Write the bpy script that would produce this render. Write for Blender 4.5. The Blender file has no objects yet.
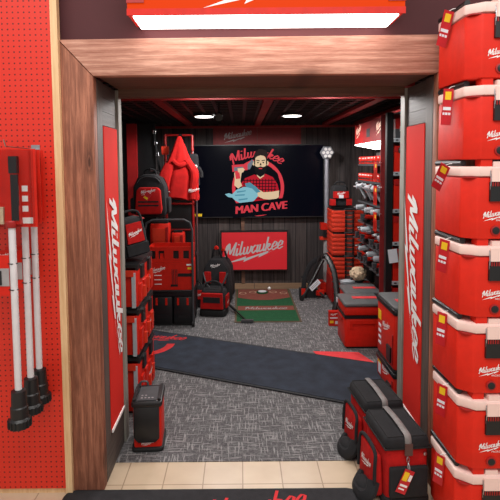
import bpy, bmesh, math, random
from mathutils import Vector, Matrix
random.seed(7)
S = bpy.context.scene
COL = S.collection
R = math.radians
PI = math.pi
# ------------------------------------------------------------------ camera
EYE = Vector((0, 0, 1.6)); F = 500.0
CM = Matrix.Rotation(R(90 - 4.0), 3, 'X') @ Matrix.Rotation(R(-0.5), 3, 'Z')
_v = CM.transposed() @ Vector((0, 1, 0))
CX = 240 - F * _v.x / -_v.z
CY = 164 + F * _v.y / -_v.z
cd = bpy.data.cameras.new('camera'); cam = bpy.data.objects.new('camera', cd); COL.objects.link(cam)
cam.matrix_world = Matrix.Translation(EYE) @ CM.to_4x4()
cd.sensor_width = 36; cd.lens = 36; cd.shift_x = (250 - CX) / 500; cd.shift_y = (CY - 250) / 500
cd.clip_start = 0.05; cd.clip_end = 60
S.camera = cam
def pt(px, py, Y):
    d = CM @ Vector(((px - CX) / F, -(py - CY) / F, -1)); return EYE + d * (Y / d.y)
def fl(px, py, z=0.0):
    d = CM @ Vector(((px - CX) / F, -(py - CY) / F, -1)); return EYE + d * ((z - 1.6) / d.z)
def X(px, py, Y): return pt(px, py, Y).x
def Z(px, py, Y): return pt(px, py, Y).z
# ------------------------------------------------------------------ materials
def lin(c):
    return tuple(((v / 255) / 12.92 if v / 255 <= 0.04045 else ((v / 255 + 0.055) / 1.055) ** 2.4) for v in c) + (1,)
class NT:
    def __init__(s, name):
        s.m = bpy.data.materials.new(name); s.m.use_nodes = True
        s.t = s.m.node_tree; s.n = s.t.nodes; s.b = s.n['Principled BSDF']
    def new(s, typ, **k):
        n = s.n.new(typ)
        for a, v in k.items():
            if a.startswith('i_'): n.inputs[a[2:].replace('_', ' ')].default_value = v
            else: setattr(n, a, v)
        return n
    def l(s, a, b): s.t.links.new(a, b)
    def coord(s, scale=(1, 1, 1), rot=(0, 0, 0)):
        tc = s.new('ShaderNodeTexCoord'); mp = s.new('ShaderNodeMapping')
        mp.inputs['Scale'].default_value = scale; mp.inputs['Rotation'].default_value = rot
        s.l(tc.outputs['Object'], mp.inputs['Vector']); return mp.outputs[0]
    def noise(s, vec, scale, detail=3, rough=.5):
        n = s.new('ShaderNodeTexNoise'); n.inputs['Scale'].default_value = scale; n.inputs['Detail'].default_value = detail
        n.inputs['Roughness'].default_value = rough; s.l(vec, n.inputs['Vector']); return n.outputs[0]
    def ramp(s, fac, stops):
        r = s.new('ShaderNodeValToRGB'); e = r.color_ramp.elements
        while len(e) < len(stops): e.new(0.5)
        for i, (p, c) in enumerate(stops): e[i].position = p; e[i].color = c
        s.l(fac, r.inputs[0]); return r.outputs[0]
    def mix(s, fac, a, b, mode='MIX'):
        n = s.new('ShaderNodeMix', data_type='RGBA', blend_type=mode)
        for sock, v in ((n.inputs[0], fac), (n.inputs[6], a), (n.inputs[7], b)):
            if isinstance(v, (int, float)): sock.default_value = v
            elif isinstance(v, tuple): sock.default_value = v
            else: s.l(v, sock)
        return n.outputs[2]
    def math(s, op, a, b=0.0):
        n = s.new('ShaderNodeMath', operation=op)
        for sock, v in ((n.inputs[0], a), (n.inputs[1], b)):
            if isinstance(v, (int, float)): sock.default_value = v
            else: s.l(v, sock)
        return n.outputs[0]
    def bump(s, h, strength=.3, dist=.002):
        n = s.new('ShaderNodeBump'); n.inputs['Strength'].default_value = strength; n.inputs['Distance'].default_value = dist
        s.l(h, n.inputs['Height']); s.l(n.outputs[0], s.b.inputs['Normal'])
    def fin(s, col, rough=.5, metal=0.0):
        if isinstance(col, tuple): s.b.inputs['Base Color'].default_value = col
        else: s.l(col, s.b.inputs['Base Color'])
        s.b.inputs['Roughness'].default_value = rough; s.b.inputs['Metallic'].default_value = metal
        return s.m
def plain(name, c, rough=.5, metal=0., var=.12, scale=25, bump=0., bscale=300):
    t = NT(name); v = t.coord(); n = t.noise(v, scale, 4)
    a = lin(c); d = tuple(x * (1 - var) for x in a[:3]) + (1,); b = tuple(min(1, x * (1 + var)) for x in a[:3]) + (1,)
    col = t.ramp(n, [(.3, d), (.7, b)])
    if bump: t.bump(t.noise(v, bscale, 2), bump)
    return t.fin(col, rough, metal)
def emit(name, c, k):
    t = NT(name); t.fin((0, 0, 0, 1), .5); t.b.inputs['Emission Color'].default_value = lin(c); t.b.inputs['Emission Strength'].default_value = k
    return t.m
def wood(name, c1, c2, axis='Z', rough=.6, knots=True):
    t = NT(name); k = {'X': (1.2, 22, 22), 'Y': (22, 1.2, 22), 'Z': (22, 22, 1.2)}[axis]
    v = t.coord(k); n = t.noise(v, 2.6, 8, .72); n2 = t.noise(t.coord(), 2.5, 3)
    f = t.math('ADD', t.math('MULTIPLY', n, .75), t.math('MULTIPLY', n2, .25))
    col = t.ramp(f, [(.33, lin(c1)), (.5, lin(tuple((a + b) / 2 for a, b in zip(c1, c2)))), (.66, lin(c2))])
    if knots:
        ks = {'X': (2.6, 0, 7), 'Y': (7, 2.6, 0), 'Z': (9, 0, 2.6)}[axis]
        vo = t.new('ShaderNodeTexVoronoi'); vo.inputs['Scale'].default_value = 1.0; t.l(t.coord(ks), vo.inputs['Vector'])
        kn = t.ramp(vo.outputs['Distance'], [(.05, (1, 1, 1, 1)), (.085, (.25, .25, .25, 1)), (.11, (.6, .6, .6, 1)), (.2, (0, 0, 0, 1))])
        col = t.mix(t.math('MULTIPLY', kn, .75), col, lin(tuple(x * .45 for x in c1)))
    t.bump(f, .35, .004)
    return t.fin(col, rough)
M = {}
M['red'] = plain('red_plastic', (200, 34, 20), .45, var=.08, bump=.06, bscale=500)
M['cooler_red'] = plain('cooler_red_plastic', (212, 38, 20), .55, var=.06, bump=.12, bscale=700)
M['deep_red'] = plain('deep_red_plastic', (160, 22, 20), .45, var=.12)
M['orange_red'] = plain('organizer_red', (208, 58, 38), .33, var=.08)
M['red_fabric'] = plain('red_fabric', (176, 22, 20), .9, var=.15, bump=.4, bscale=400)
M['red_paint'] = plain('red_paint', (170, 20, 22), .55, var=.2, scale=6)
M['banner'] = plain('banner_vinyl', (212, 36, 24), .85, var=.06, scale=4)
M['dark_sign'] = plain('dark_red_board', (120, 22, 24), .6, var=.15)
M['black'] = plain('black_plastic', (20, 20, 22), .42, var=.2, bump=.08)
M['black_fabric'] = plain('black_fabric', (24, 24, 27), .9, var=.35, bump=.6, bscale=350)
M['rubber'] = plain('black_rubber', (15, 15, 16), .7, var=.2)
M['charcoal'] = plain('charcoal_plastic', (62, 64, 67), .5, var=.1)
M['lid_grey'] = plain('grey_lid_plastic', (98, 100, 101), .45, var=.08)
M['grey'] = plain('grey_plastic', (150, 146, 146), .5, var=.1)
M['handle_grey'] = plain('grey_webbing', (120, 115, 113), .6, var=.2, bump=.3)
M['steel'] = plain('brushed_steel', (190, 192, 196), .28, 1., var=.1)
M['silver'] = plain('silver_plastic', (185, 192, 198), .35, .3, var=.1)
M['pole_white'] = plain('pale_aluminium_tube', (215, 212, 214), .4, .15, var=.05)
M['white'] = plain('white_print', (236, 234, 232), .55, var=.02)
M['lid_white'] = plain('white_lid_red_bounce', (238, 204, 194), .5, var=.03)  # pink in the colour stands for red light bounced onto white lids
M['yellow'] = plain('yellow_sticker', (238, 196, 30), .5, var=.05)
M['tag_red'] = plain('red_tag_card', (190, 22, 34), .45, var=.08)
M['brown_strap'] = plain('brown_strap', (84, 58, 52), .7, var=.2)
M['maroon'] = plain('maroon_wall_paint', (78, 32, 36), .75, var=.12, scale=3)
M['dark_wall'] = plain('dark_wall_paint', (26, 20, 21), .8, var=.2, scale=4)
M['ceil'] = plain('dark_ceiling', (16, 14, 15), .9)
M['lattice'] = plain('black_lattice', (16, 15, 16), .6)
M['beam_red'] = plain('red_beam_paint', (150, 22, 22), .55, var=.25, scale=8)
M['post'] = wood('stained_cedar', (84, 46, 34), (196, 130, 102), 'Z')
M['header'] = wood('stained_cedar_lit', (136, 82, 66), (232, 182, 160), 'X')  # same cedar as the posts, paled in colour for the sign box glow
M['lintel'] = wood('brown_lintel', (80, 52, 40), (126, 90, 70), 'X')
M['jamb'] = wood('weathered_grey_wood', (58, 48, 44), (104, 92, 84), 'Z', knots=False)
M['trim_lit'] = wood('weathered_trim_lit', (104, 100, 92), (168, 166, 156), 'Z', knots=False)  # trim colour lightened for the outside light on its face
M['jamb_base'] = wood('weathered_base_wood', (58, 50, 46), (100, 90, 84), 'Y', knots=False)
M['pine'] = wood('pale_pine', (206, 160, 112), (240, 206, 160), 'Z', knots=False)
M['base_pine'] = wood('baseboard_pine', (122, 96, 74), (170, 138, 108), 'X', knots=False)
M['olive_mat'] = plain('putting_border', (92, 74, 56), .9, bump=.3)
M['green'] = plain('putting_green', (16, 78, 44), .95, var=.15, bump=.8, bscale=260)
M['brown_mat'] = plain('putting_brown', (124, 66, 54), .95, var=.12, bump=.6, bscale=260)
M['runner'] = plain('navy_runner', (40, 47, 59), .95, var=.3, scale=9, bump=.8, bscale=200)
M['front_mat'] = plain('charcoal_mat', (38, 37, 40), .95, var=.25, bump=.8, bscale=220)
M['mat_edge'] = plain('mat_rubber_edge', (22, 24, 28), .7)
M['coral'] = plain('coral_mat', (228, 62, 66), .9, var=.08)
M['mat_red'] = plain('mat_red_print', (206, 44, 48), .9, var=.1)
M['beige'] = plain('beige_wool', (206, 180, 150), .95, var=.35, scale=40, bump=1.0, bscale=90)
M['paper'] = plain('paper', (225, 228, 235), .7, var=.03)
for k_ in ('cooler_red', 'banner', 'red', 'red_fabric', 'post', 'header', 'orange_red'): M[k_].node_tree.nodes['Principled BSDF'].inputs['Specular IOR Level'].default_value = .25
M['pole_dim'] = plain('dull_aluminium_tube', (150, 150, 158), .4, .3, var=.06)
M['screen'] = emit('screen_black', (9, 10, 20), .7); M['screen'].node_tree.nodes['Principled BSDF'].inputs['Specular IOR Level'].default_value = .06; M['screen'].node_tree.nodes['Principled BSDF'].inputs['Roughness'].default_value = .2
M['led'] = emit('led_white', (255, 248, 240), 9)
M['tube_light'] = emit('box_diffuser', (255, 244, 238), 7)
M['shelf_light'] = emit('shelf_diffuser', (255, 240, 236), 11)
M['logo_glow'] = emit('logo_backlit', (255, 214, 190), 1.3)
M['fascia'] = emit('fascia_backlit', (255, 78, 6), .62)
M['fascia'].node_tree.nodes['Principled BSDF'].inputs['Base Color'].default_value = lin((120, 24, 8))
M['fascia'].node_tree.nodes['Principled BSDF'].inputs['Specular IOR Level'].default_value = .05
M['sign_lit'] = emit('sign_backlit', (216, 30, 44), .32)
M['sign_lit'].node_tree.nodes['Principled BSDF'].inputs['Base Color'].default_value = lin((170, 26, 32))
M['sign_word'] = emit('sign_word', (232, 222, 220), .4)
for k, c in dict(a_coral=(232, 66, 78), a_skin=(240, 208, 168), a_black=(14, 12, 18), a_hair=(40, 27, 26), a_plaid=(196, 26, 44), a_dark=(70, 14, 26), a_blue=(140, 200, 214),
                 a_blue2=(86, 150, 172), a_grey=(120, 126, 140), a_white=(230, 240, 240)).items():
    M[k] = emit('screen_' + k[2:], c, .8); M[k].node_tree.nodes['Principled BSDF'].inputs['Specular IOR Level'].default_value = .05
# clear plastic of the blister packs
t = NT('clear_plastic'); t.fin((.02, .0, .0, 1), .06); t.b.inputs['Alpha'].default_value = .12; t.bump(t.noise(t.coord(), 14, 2), .8, .02); M['clear'] = t.m
# pegboard: round dark holes on a grid
t = NT('red_pegboard'); tc = t.new('ShaderNodeTexCoord'); sp = t.new('ShaderNodeSeparateXYZ'); t.l(tc.outputs['Object'], sp.inputs[0])
def fr(o): return t.math('SUBTRACT', t.math('FRACT', t.math('MULTIPLY', o, 1 / .0254)), .5)
a, b = fr(sp.outputs['X']), fr(sp.outputs['Z'])
d = t.math('SQRT', t.math('ADD', t.math('MULTIPLY', a, a), t.math('MULTIPLY', b, b)))
hole = t.math('LESS_THAN', d, .15)
M['pegboard'] = t.fin(t.mix(hole, lin((214, 43, 23)), lin((92, 12, 8))), .5)
# carpet: short pale dashes in two directions over grey
t = NT('carpet_tile')
h1 = t.noise(t.coord((9, 110, 1)), 1, 2, .6); h2 = t.noise(t.coord((110, 9, 1)), 1, 2, .6)
s1 = t.ramp(h1, [(.56, (0, 0, 0, 1)), (.63, (1, 1, 1, 1))]); s2 = t.ramp(h2, [(.56, (0, 0, 0, 1)), (.63, (1, 1, 1, 1))])
dash = t.mix(1.0, s1, s2, 'LIGHTEN'); fine = t.noise(t.coord(), 130, 3)
base = t.ramp(fine, [(.3, lin((60, 59, 61))), (.7, lin((108, 106, 107)))])
t.bump(fine, .8, .003)
M['carpet'] = t.fin(t.mix(t.math('MULTIPLY', dash, .62), base, lin((170, 168, 167))), .95)
# cream floor tiles
t = NT('cream_tile'); br = t.new('ShaderNodeTexBrick'); br.offset = 0; br.squash = 1
t.l(t.coord((1, 1, 1)), br.inputs['Vector'])
br.inputs['Color1'].default_value = lin((206, 184, 156)); br.inputs['Color2'].default_value = lin((196, 174, 148)); br.inputs['Mortar'].default_value = lin((138, 112, 90))
br.inputs['Scale'].default_value = 1; br.inputs['Mortar Size'].default_value = .003; br.inputs['Brick Width'].default_value = .2; br.inputs['Row Height'].default_value = .2
M['tile'] = t.fin(t.mix(.25, br.outputs['Color'], t.ramp(t.noise(t.coord(), 7, 4), [(.3, lin((176, 150, 124))), (.7, lin((216, 196, 168)))])), .35)
# rear wall: upright grey barn boards
t = NT('barn_boards'); br = t.new('ShaderNodeTexBrick'); br.offset = 0
t.l(t.coord((1, 1, 1), (R(90), 0, 0)), br.inputs['Vector'])
br.inputs['Color1'].default_value = lin((96, 84, 80)); br.inputs['Color2'].default_value = lin((66, 58, 58)); br.inputs['Mortar'].default_value = lin((20, 17, 18))
br.inputs['Scale'].default_value = 1; br.inputs['Mortar Size'].default_value = .005; br.inputs['Brick Width'].default_value = .14; br.inputs['Row Height'].default_value = 6
g = t.ramp(t.noise(t.coord((30, 30, 1.2)), 1.5, 6, .65), [(.32, (.25, .24, .25, 1)), (.68, (1, 1, 1, 1))])
t.bump(g, .4, .004); M['barn'] = t.fin(t.mix(1.0, br.outputs['Color'], g, 'MULTIPLY'), .75)
# jacket cloth uses plain red fabric
# ------------------------------------------------------------------ geometry
class G:
    def __init__(s, m=None): s.bm = bmesh.new(); s.m = m or Matrix.Identity(4)
    def add(s, b, m=None):
        b.transform(s.m @ (m or Matrix.Identity(4))); me = bpy.data.meshes.new('t'); b.to_mesh(me); b.free(); s.bm.from_mesh(me); bpy.data.meshes.remove(me); return s
    def box(s, x0, x1, y0, y1, z0, z1, bev=0., vb=0., seg=2, top=(1, 1), m=None):
        b = bmesh.new(); cx, cy = (x0 + x1) / 2, (y0 + y1) / 2
        vs = []
        for z, k in ((z0, (1, 1)), (z1, top)):
            for x, y in ((x0, y0), (x1, y0), (x1, y1), (x0, y1)):
                vs.append(b.verts.new((cx + (x - cx) * k[0], cy + (y - cy) * k[1], z)))
        for f in ((3, 2, 1, 0), (4, 5, 6, 7), (0, 1, 5, 4), (1, 2, 6, 5), (2, 3, 7, 6), (3, 0, 4, 7)): b.faces.new([vs[i] for i in f])
        if vb: 
            b.edges.ensure_lookup_table()
            bmesh.ops.bevel(b, geom=[e for e in b.edges if abs(e.verts[0].co.z - e.verts[1].co.z) > 1e-6], offset=vb, segments=3, profile=.5, affect='EDGES')
        if bev:
            es = [e for e in b.edges if len(e.link_faces) == 2 and e.calc_face_angle() > .7]
            bmesh.ops.bevel(b, geom=es, offset=bev, segments=seg, profile=.5, affect='EDGES')
        return s.add(b, m)
    def cyl(s, p0, p1, r0, r1=None, n=16, caps=True):
        p0, p1 = Vector(p0), Vector(p1); d = p1 - p0; r1 = r0 if r1 is None else r1
        b = bmesh.new(); bmesh.ops.create_cone(b, cap_ends=caps, segments=n, radius1=r0, radius2=r1, depth=d.length)
        return s.add(b, Matrix.Translation((p0 + p1) / 2) @ d.to_track_quat('Z', 'Y').to_matrix().to_4x4())
    def ball(s, c, r, sc=(1, 1, 1), n=16, m=None):
        b = bmesh.new(); bmesh.ops.create_uvsphere(b, u_segments=n, v_segments=max(6, n // 2), radius=r)
        return s.add(b, (m or Matrix.Identity(4)) @ Matrix.Translation(c) @ Matrix.Diagonal((*sc, 1)))
    def lathe(s, prof, n=20, m=None):
        b = bmesh.new(); rings = []
        for r, z in prof:
            rings.append([b.verts.new((r * math.cos(2 * PI * i / n), r * math.sin(2 * PI * i / n), z)) for i in range(n)])
        for a, c in zip(rings, rings[1:]):
            for i in range(n): b.faces.new((a[i], a[(i + 1) % n], c[(i + 1) % n], c[i]))
        b.faces.new(rings[0][::-1]); b.faces.new(rings[-1])
        return s.add(b, m)
    def tube(s, pts, r, n=8, closed=False, sub=0, flat=None):
        P = [Vector(p) for p in pts]
        if sub:
            Q = []; L = len(P)
            for i in range(L if closed else L - 1):
                a, p, q, d = P[i - 1] if (i or closed) else P[0], P[i], P[(i + 1) % L], P[(i + 2) % L] if (i + 2 < L or closed) else P[-1]
                for k in range(sub):
                    t_ = k / sub
                    Q.append(.5 * ((2 * p) + (q - a) * t_ + (2 * a - 5 * p + 4 * q - d) * t_ ** 2 + (3 * p - a - 3 * q + d) * t_ ** 3))
            if not closed: Q.append(P[-1])
            P = Q
        b = bmesh.new(); rings = []; L = len(P); up = None
        for i, p in enumerate(P):
            d = ((P[(i + 1) % L] - P[i - 1]) if closed else (P[min(i + 1, L - 1)] - P[max(i - 1, 0)])).normalized()
            if up is None: up = Vector((0, 0, 1)) if abs(d.z) < .9 else Vector((0, 1, 0))
            u = d.cross(up)
            if u.length < 1e-4: u = d.cross(Vector((1, 0, .3)))
            u.normalize(); w = u.cross(d); up = w
            rr = r[min(i * len(r) // L, len(r) - 1)] if isinstance(r, (list, tuple)) else r
            fu, fw = flat or (1, 1)
            rings.append([b.verts.new(p + (u * math.cos(2 * PI * k / n) * fu + w * math.sin(2 * PI * k / n) * fw) * rr) for k in range(n)])
        for i in range(L if closed else L - 1):
            a, c = rings[i], rings[(i + 1) % L]
            for k in range(n): b.faces.new((a[k], a[(k + 1) % n], c[(k + 1) % n], c[k]))
        if not closed: b.faces.new(rings[0][::-1]); b.faces.new(rings[-1])
        return s.add(b)
    def prism(s, poly, h, m=None, bev=0):
        b = bmesh.new(); lo = [b.verts.new((x, y, 0)) for x, y in poly]; hi = [b.verts.new((x, y, h)) for x, y in poly]; n = len(poly)
        b.faces.new(lo[::-1]); b.faces.new(hi)
        for i in range(n): b.faces.new((lo[i], lo[(i + 1) % n], hi[(i + 1) % n], hi[i]))
        bmesh.ops.recalc_face_normals(b, faces=b.faces)
        if bev: bmesh.ops.bevel(b, geom=[e for e in b.edges if e.calc_face_angle() > .7], offset=bev, segments=2, profile=.5, affect='EDGES')
        return s.add(b, m)
    def poly(s, pts, m=None):
        b = bmesh.new(); b.faces.new([b.verts.new((*p, 0) if len(p) == 2 else p) for p in pts]); return s.add(b, m)
    def grid(s, fn, nu, nv, thick=0.):
        b = bmesh.new(); V = [[b.verts.new(fn(i / nu, j / nv)) for j in range(nv + 1)] for i in range(nu + 1)]
        for i in range(nu):
            for j in range(nv): b.faces.new((V[i][j], V[i + 1][j], V[i + 1][j + 1], V[i][j + 1]))
        if thick: bmesh.ops.solidify(b, geom=b.faces[:], thickness=thick)
        return s.add(b)
    def build(s, name, mat, parent=None, sharp=.6, **props):
        bm = s.bm
        for f in bm.faces: f.smooth = True
        for e in bm.edges:
            if len(e.link_faces) == 2 and e.calc_face_angle(0) > sharp: e.smooth = False
        me = bpy.data.meshes.new(name); bm.to_mesh(me); bm.free()
        me.materials.append(M[mat] if isinstance(mat, str) else mat)
        o = bpy.data.objects.new(name, me); COL.objects.link(o)
        if parent: o.parent = parent
        for k, v in props.items(): o[k] = v
        return o
def thing(name, label, cat, loc=(0, 0, 0), rz=0., group=None, rot=None):
    o = bpy.data.objects.new(name, None); COL.objects.link(o); o.location = loc; o.rotation_euler = rot or (0, 0, rz); o.empty_display_size = .05
    o['label'] = label; o['category'] = cat
    if group: o['group'] = group
    return o
def tag(o, label, cat, group=None):
    o['label'] = label; o['category'] = cat
    if group: o['group'] = group
    return o
def struct(g, name, mat, parent=None):
    o = g.build(name, mat, parent)
    if not parent: o['kind'] = 'structure'
    return o
def dup(root, loc, rz=None, label=None, group=None, rot=None, scale=None):
    def cp(o, par):
        c = o.copy(); COL.objects.link(c); c.parent = par
        for ch in o.children: cp(ch, c)
        return c
    r = cp(root, None); r.location = loc
    if rz is not None: r.rotation_euler = (0, 0, rz)
    if rot is not None: r.rotation_euler = rot
    if scale is not None: r.scale = (scale,) * 3
    if label: r['label'] = label
    if group: r['group'] = group
    return r
def frame(o, x, y):           # matrix: local x -> x axis, local y -> y axis, normal = x cross y
    x, y = Vector(x).normalized(), Vector(y).normalized(); z = x.cross(y)
    m = Matrix((x, y, z)).transposed().to_4x4(); m.translation = Vector(o); return m
FRONT = lambda o: frame(o, (1, 0, 0), (0, 0, 1))        # faces -Y
# brush-script wordmark with bolt, u in 0..1
LET = [('M', 1.42, [[(-.12, .9), (.0, 1.5), (.28, 1.8), (.2, 1.2), (.05, 0)], [(.28, 1.8), (.6, .35)], [(.6, .35), (1.15, 1.8)], [(1.15, 1.8), (1.05, .15), (1.3, .2)]]),
       ('i', .45, [[(.05, 1.), (.02, .15), (.12, 0), (.36, .3)], [(.1, 1.38), (.14, 1.52)]]),
       ('l', .5, [[(.08, 1.8), (.04, .2), (.14, 0), (.42, .3)]]),
       ('w', 1.12, [[(.03, 1.), (.02, .2), (.15, 0), (.42, .25)], [(.48, 1.), (.46, .2), (.6, 0), (.88, .3), (.94, 1.), (1.1, .8)]]),
       ('a', .94, [[(.62, .88), (.34, 1.04), (.05, .7), (.03, .22), (.2, -.03), (.58, .35)], [(.68, 1.), (.64, .15), (.74, 0), (.94, .3)]]),
       ('u', .86, [[(.05, 1.), (.03, .2), (.18, 0), (.5, .3)], [(.58, 1.), (.54, .15), (.66, 0), (.86, .3)]]),
       ('k', .8, [[(.08, 1.8), (.04, 0)], [(.08, .45), (.32, .95), (.52, .85), (.44, .55), (.15, .45)], [(.24, .45), (.5, .02), (.78, .25)]]),
       ('e', .76, [[(.04, .36), (.56, .52), (.58, .9), (.34, 1.08), (.06, .66), (.06, .18), (.28, -.04), (.76, .26)]]),
       ('e', .76, [[(.04, .36), (.56, .52), (.58, .9), (.34, 1.08), (.06, .66), (.06, .18), (.28, -.04), (.72, .22)]])]
BOLT = [(0, -.10), (.374, .03), (.352, -.008), (.758, .123), (.742, .086), (1.044, .229), (.581, .005), (.597, .045), (.317, -.072), (.339, -.03)]
TW = sum(w for _, w, _ in LET)
def wordmark(g, w, m, bolt=True, warp=None, rise=.2, bold=1.):
    warp = warp or (lambda u, v: (u * w, v * w))
    x = 0; kz = 0; nib = Vector((.115, -.035)) * bold
    for ch, adv, strokes in LET:
        for st in strokes:
            for a, b in zip(st, st[1:]):
                a, b = Vector(a), Vector(b); q = [a - nib, a + nib, b + nib, b - nib]
                k = nib.x * (b.y - a.y) - nib.y * (b.x - a.x)
                q = [a - nib, a + nib, b + nib, b - nib] if k >= 0 else [a + nib, a - nib, b - nib, b + nib]
                out = []
                for p in q:
                    u = (x + p.x + .22 * p.y) / TW; v = p.y / TW + rise * u
                    out.append(warp(u, v))
                kz += 1; g.poly([(*o_, kz * 2e-5) if len(o_) == 2 else o_ for o_ in out], m)
        x += adv
    if bolt: g.poly([warp(u, v) for u, v in BOLT], m)
    return g
def logo(parent, w, o, x=(1, 0, 0), y=(0, 0, 1), mat='white', name='logo', bolt=True, center=True):
    m = frame(o, x, y)
    if center: m = m @ Matrix.Translation((-w / 2, -w * .12, 0))
    return wordmark(G(), w, m, bolt).build(name, mat, parent)
def text_mesh(body, size, mat, m, name, parent=None, offset=0., shear=0., ext=0., width=None):
    c = bpy.data.curves.new('txt', 'FONT'); c.body = body; c.size = size; c.offset = offset; c.shear = shear; c.extrude = ext; c.align_x = 'CENTER'; c.align_y = 'CENTER'
    o = bpy.data.objects.new('txt', c); COL.objects.link(o)
    dg = bpy.context.evaluated_depsgraph_get(); me = bpy.data.meshes.new_from_object(o.evaluated_get(dg)); bpy.data.objects.remove(o); bpy.data.curves.remove(c)
    if width:
        xs = [v.co.x for v in me.vertices]; k = width / (max(xs) - min(xs)); me.transform(Matrix.Diagonal((k, 1, 1, 1)))
    me.transform(m); me.name = name; me.materials.clear(); me.materials.append(M[mat])
    o = bpy.data.objects.new(name, me); COL.objects.link(o)
    if parent: o.parent = parent
    return o
# ------------------------------------------------------------------ setting
FY, BJ, CARP, BW = 2.36, 2.86, 2.589, 6.32           # frame front, jamb back, carpet edge, rear wall
LX, RX, HB, HT = -0.682, 0.925, 2.013, 2.19          # opening sides, header bottom / top
WL, WR, ZC = -1.55, 1.75, 2.55
struct(G().box(-3, 3.2, -1.5, CARP, -.08, 0), 'floor', 'tile')
struct(G().box(WL - .1, WR + .1, CARP + .001, BW + .1, -.08, .004), 'floor_carpet', 'carpet')
struct(G().box(WL - .1, WR + .1, BW, BW + .1, 0, ZC), 'wall_back', 'barn')
struct(G().box(WL - .1, WL, FY + .12, BW, 0, ZC), 'wall_left', 'dark_wall')
struct(G().box(WR, WR + .1, FY + .12, BW, 0, ZC), 'wall_right', 'dark_wall')
struct(G().box(-3, LX - .165, FY + .06, FY + .12, 0, 3).box(RX + .19, 3.2, FY + .06, FY + .12, 0, 3).box(LX - .165, RX + .19, FY + .06, FY + .12, HT, 3), 'wall_front', 'maroon')
struct(G().box(WL, WR, FY + .12, BW, ZC, ZC + .08), 'ceiling', 'ceil')
g = G()
for i in range(4): 
    x0 = WL + i * .86; g.box(x0 + .004, min(WR, x0 + .856), BW - .022, BW - .0005, .004, .075, bev=.004)
struct(g, 'baseboard_back', 'base_pine')
struct(G().box(.008, .05, BW - .03, BW - .0005, .078, 1.6, bev=.004), 'trim_1', 'lintel')
# doorway: posts, header, jamb linings
d = bpy.data.objects.new('door_1', None); COL.objects.link(d); d['kind'] = 'structure'
G().prism([(LX - .155, 0), (LX, 0), (LX, HB), (LX - .155, HT - .012)], .055, frame((0, FY + .055, 0), (1, 0, 0), (0, 0, 1)), bev=.004).build('post', 'post', d)
G().prism([(RX, 0), (RX + .18, 0), (RX + .18, HT), (RX, HB)], .055, frame((0, FY + .055, 0), (1, 0, 0), (0, 0, 1)), bev=.004).build('post', 'post', d)
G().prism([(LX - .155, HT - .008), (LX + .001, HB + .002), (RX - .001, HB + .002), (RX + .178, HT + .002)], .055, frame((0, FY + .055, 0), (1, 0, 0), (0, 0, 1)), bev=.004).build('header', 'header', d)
for sx, xx in ((-1, LX), (1, RX)):
    a, b = (xx - .10, xx) if sx < 0 else (xx, xx + .10)
    G().box(a, b, FY + .058, FY + .15, .20, HB - .002, bev=.003).build('front_trim', 'jamb', d)
    a2, b2 = (xx - .10, xx + .012) if sx < 0 else (xx - .012, xx + .10)
    G().box(a2, b2, BJ - .07, BJ, .004, HB - .003, bev=.003).build('back_trim', 'trim_lit', d)
    a3, b3 = (xx - .10, xx - .012) if sx < 0 else (xx + .012, xx + .10)
    G().box(a3, b3, FY + .1505, BJ - .071, .2, HB - .002).build('lining', 'jamb', d)
    G().box(a, b, FY + .058, BJ - .072, .004, .198, bev=.003).build('base_board', 'jamb_base', d)
    g = G()
    for k in range(3): g.box(a3 if sx < 0 else xx + .003, b3 if sx > 0 else xx - .003, FY + .151, BJ - .072, 1.80 + k * .07, 1.868 + k * .07, bev=.004)
    g.build('head_board', 'jamb_base', d)
G().box(LX + .014, RX - .014, FY + .06, BJ - .072, HB + .003, HB + .03).build('soffit', 'lintel', d)
G().box(LX + .014, RX - .014, BJ - .07, BJ, HB - .04, HB + .06, bev=.003).build('lintel', 'lintel', d)
struct(G().box(LX - .165, RX + .19, FY + .121, BJ, HB + .062, HT + .4), 'trim_2', 'dark_wall')
struct(G().box(WL, LX - .101, FY + .121, BJ - .02, 0, ZC - .002), 'trim_3', 'dark_wall')
struct(G().box(RX + .101, WR, FY + .121, BJ - .02, 0, ZC - .002), 'trim_4', 'dark_wall')
# lattice ceiling with red beams
ZL = 2.105
g = G()
for i in range(26): 
    x = WL + .02 + i * .13; g.box(x, x + .03, BJ + .02, BW - .002, ZL, ZL + .02)
for i in range(27):
    y = BJ + .05 + i * .13; g.box(WL, WR, y, y + .04, ZL + .001, ZL + .019)
struct(g, 'ceiling_lattice', 'lattice')
def bm_(n, *a): struct(G().box(*a, bev=.004), n, 'beam_red')
for i, x in enumerate((-.62, .22, 1.06, 1.45)): bm_('trim_%d' % (5 + i), x - .035, x + .035, BJ + .3, BW - .06, ZL - .03, ZL - .0005)
for i, y in enumerate((3.55, BW - .035)): bm_('trim_%d' % (9 + i), WL + .01, WR - .01, y - .02, y + .03, ZL - .055, ZL - .031)
# ------------------------------------------------------------------ banners on the jambs
def banner(xx, sx, label):
    t = thing('sign_banner', label, 'sign', (xx, (FY + BJ) / 2, .21), group=None)
    y0, y1 = -.098, .17
    G().box(-.004 if sx > 0 else -.008, .008 if sx > 0 else .004, y0, y1, 0, 1.585).build('panel', 'banner', t)
    fx = .0085 * (-sx)
    G().box(min(0, 1.25 * fx), max(0, 1.25 * fx), y0, y1, .0, .016).build('edge_strip', 'white', t)
    w = .86
    m = frame((fx, 0, 0), (0, 0, -1), (0, 1 if sx < 0 else -1, 0))
    wm = wordmark(G(), w, m @ Matrix.Translation((-1.215, -.118 if sx > 0 else -.045, 0)), warp=lambda u, v: (u * w, v * w * .68), bold=1.1)
    wm.build('logo', 'white', t); return t
banner(LX, -1, 'tall red vertical sign banner with white script on the left doorway jamb')
banner(RX, 1, 'tall red vertical sign banner with white script on the right doorway jamb')
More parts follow.
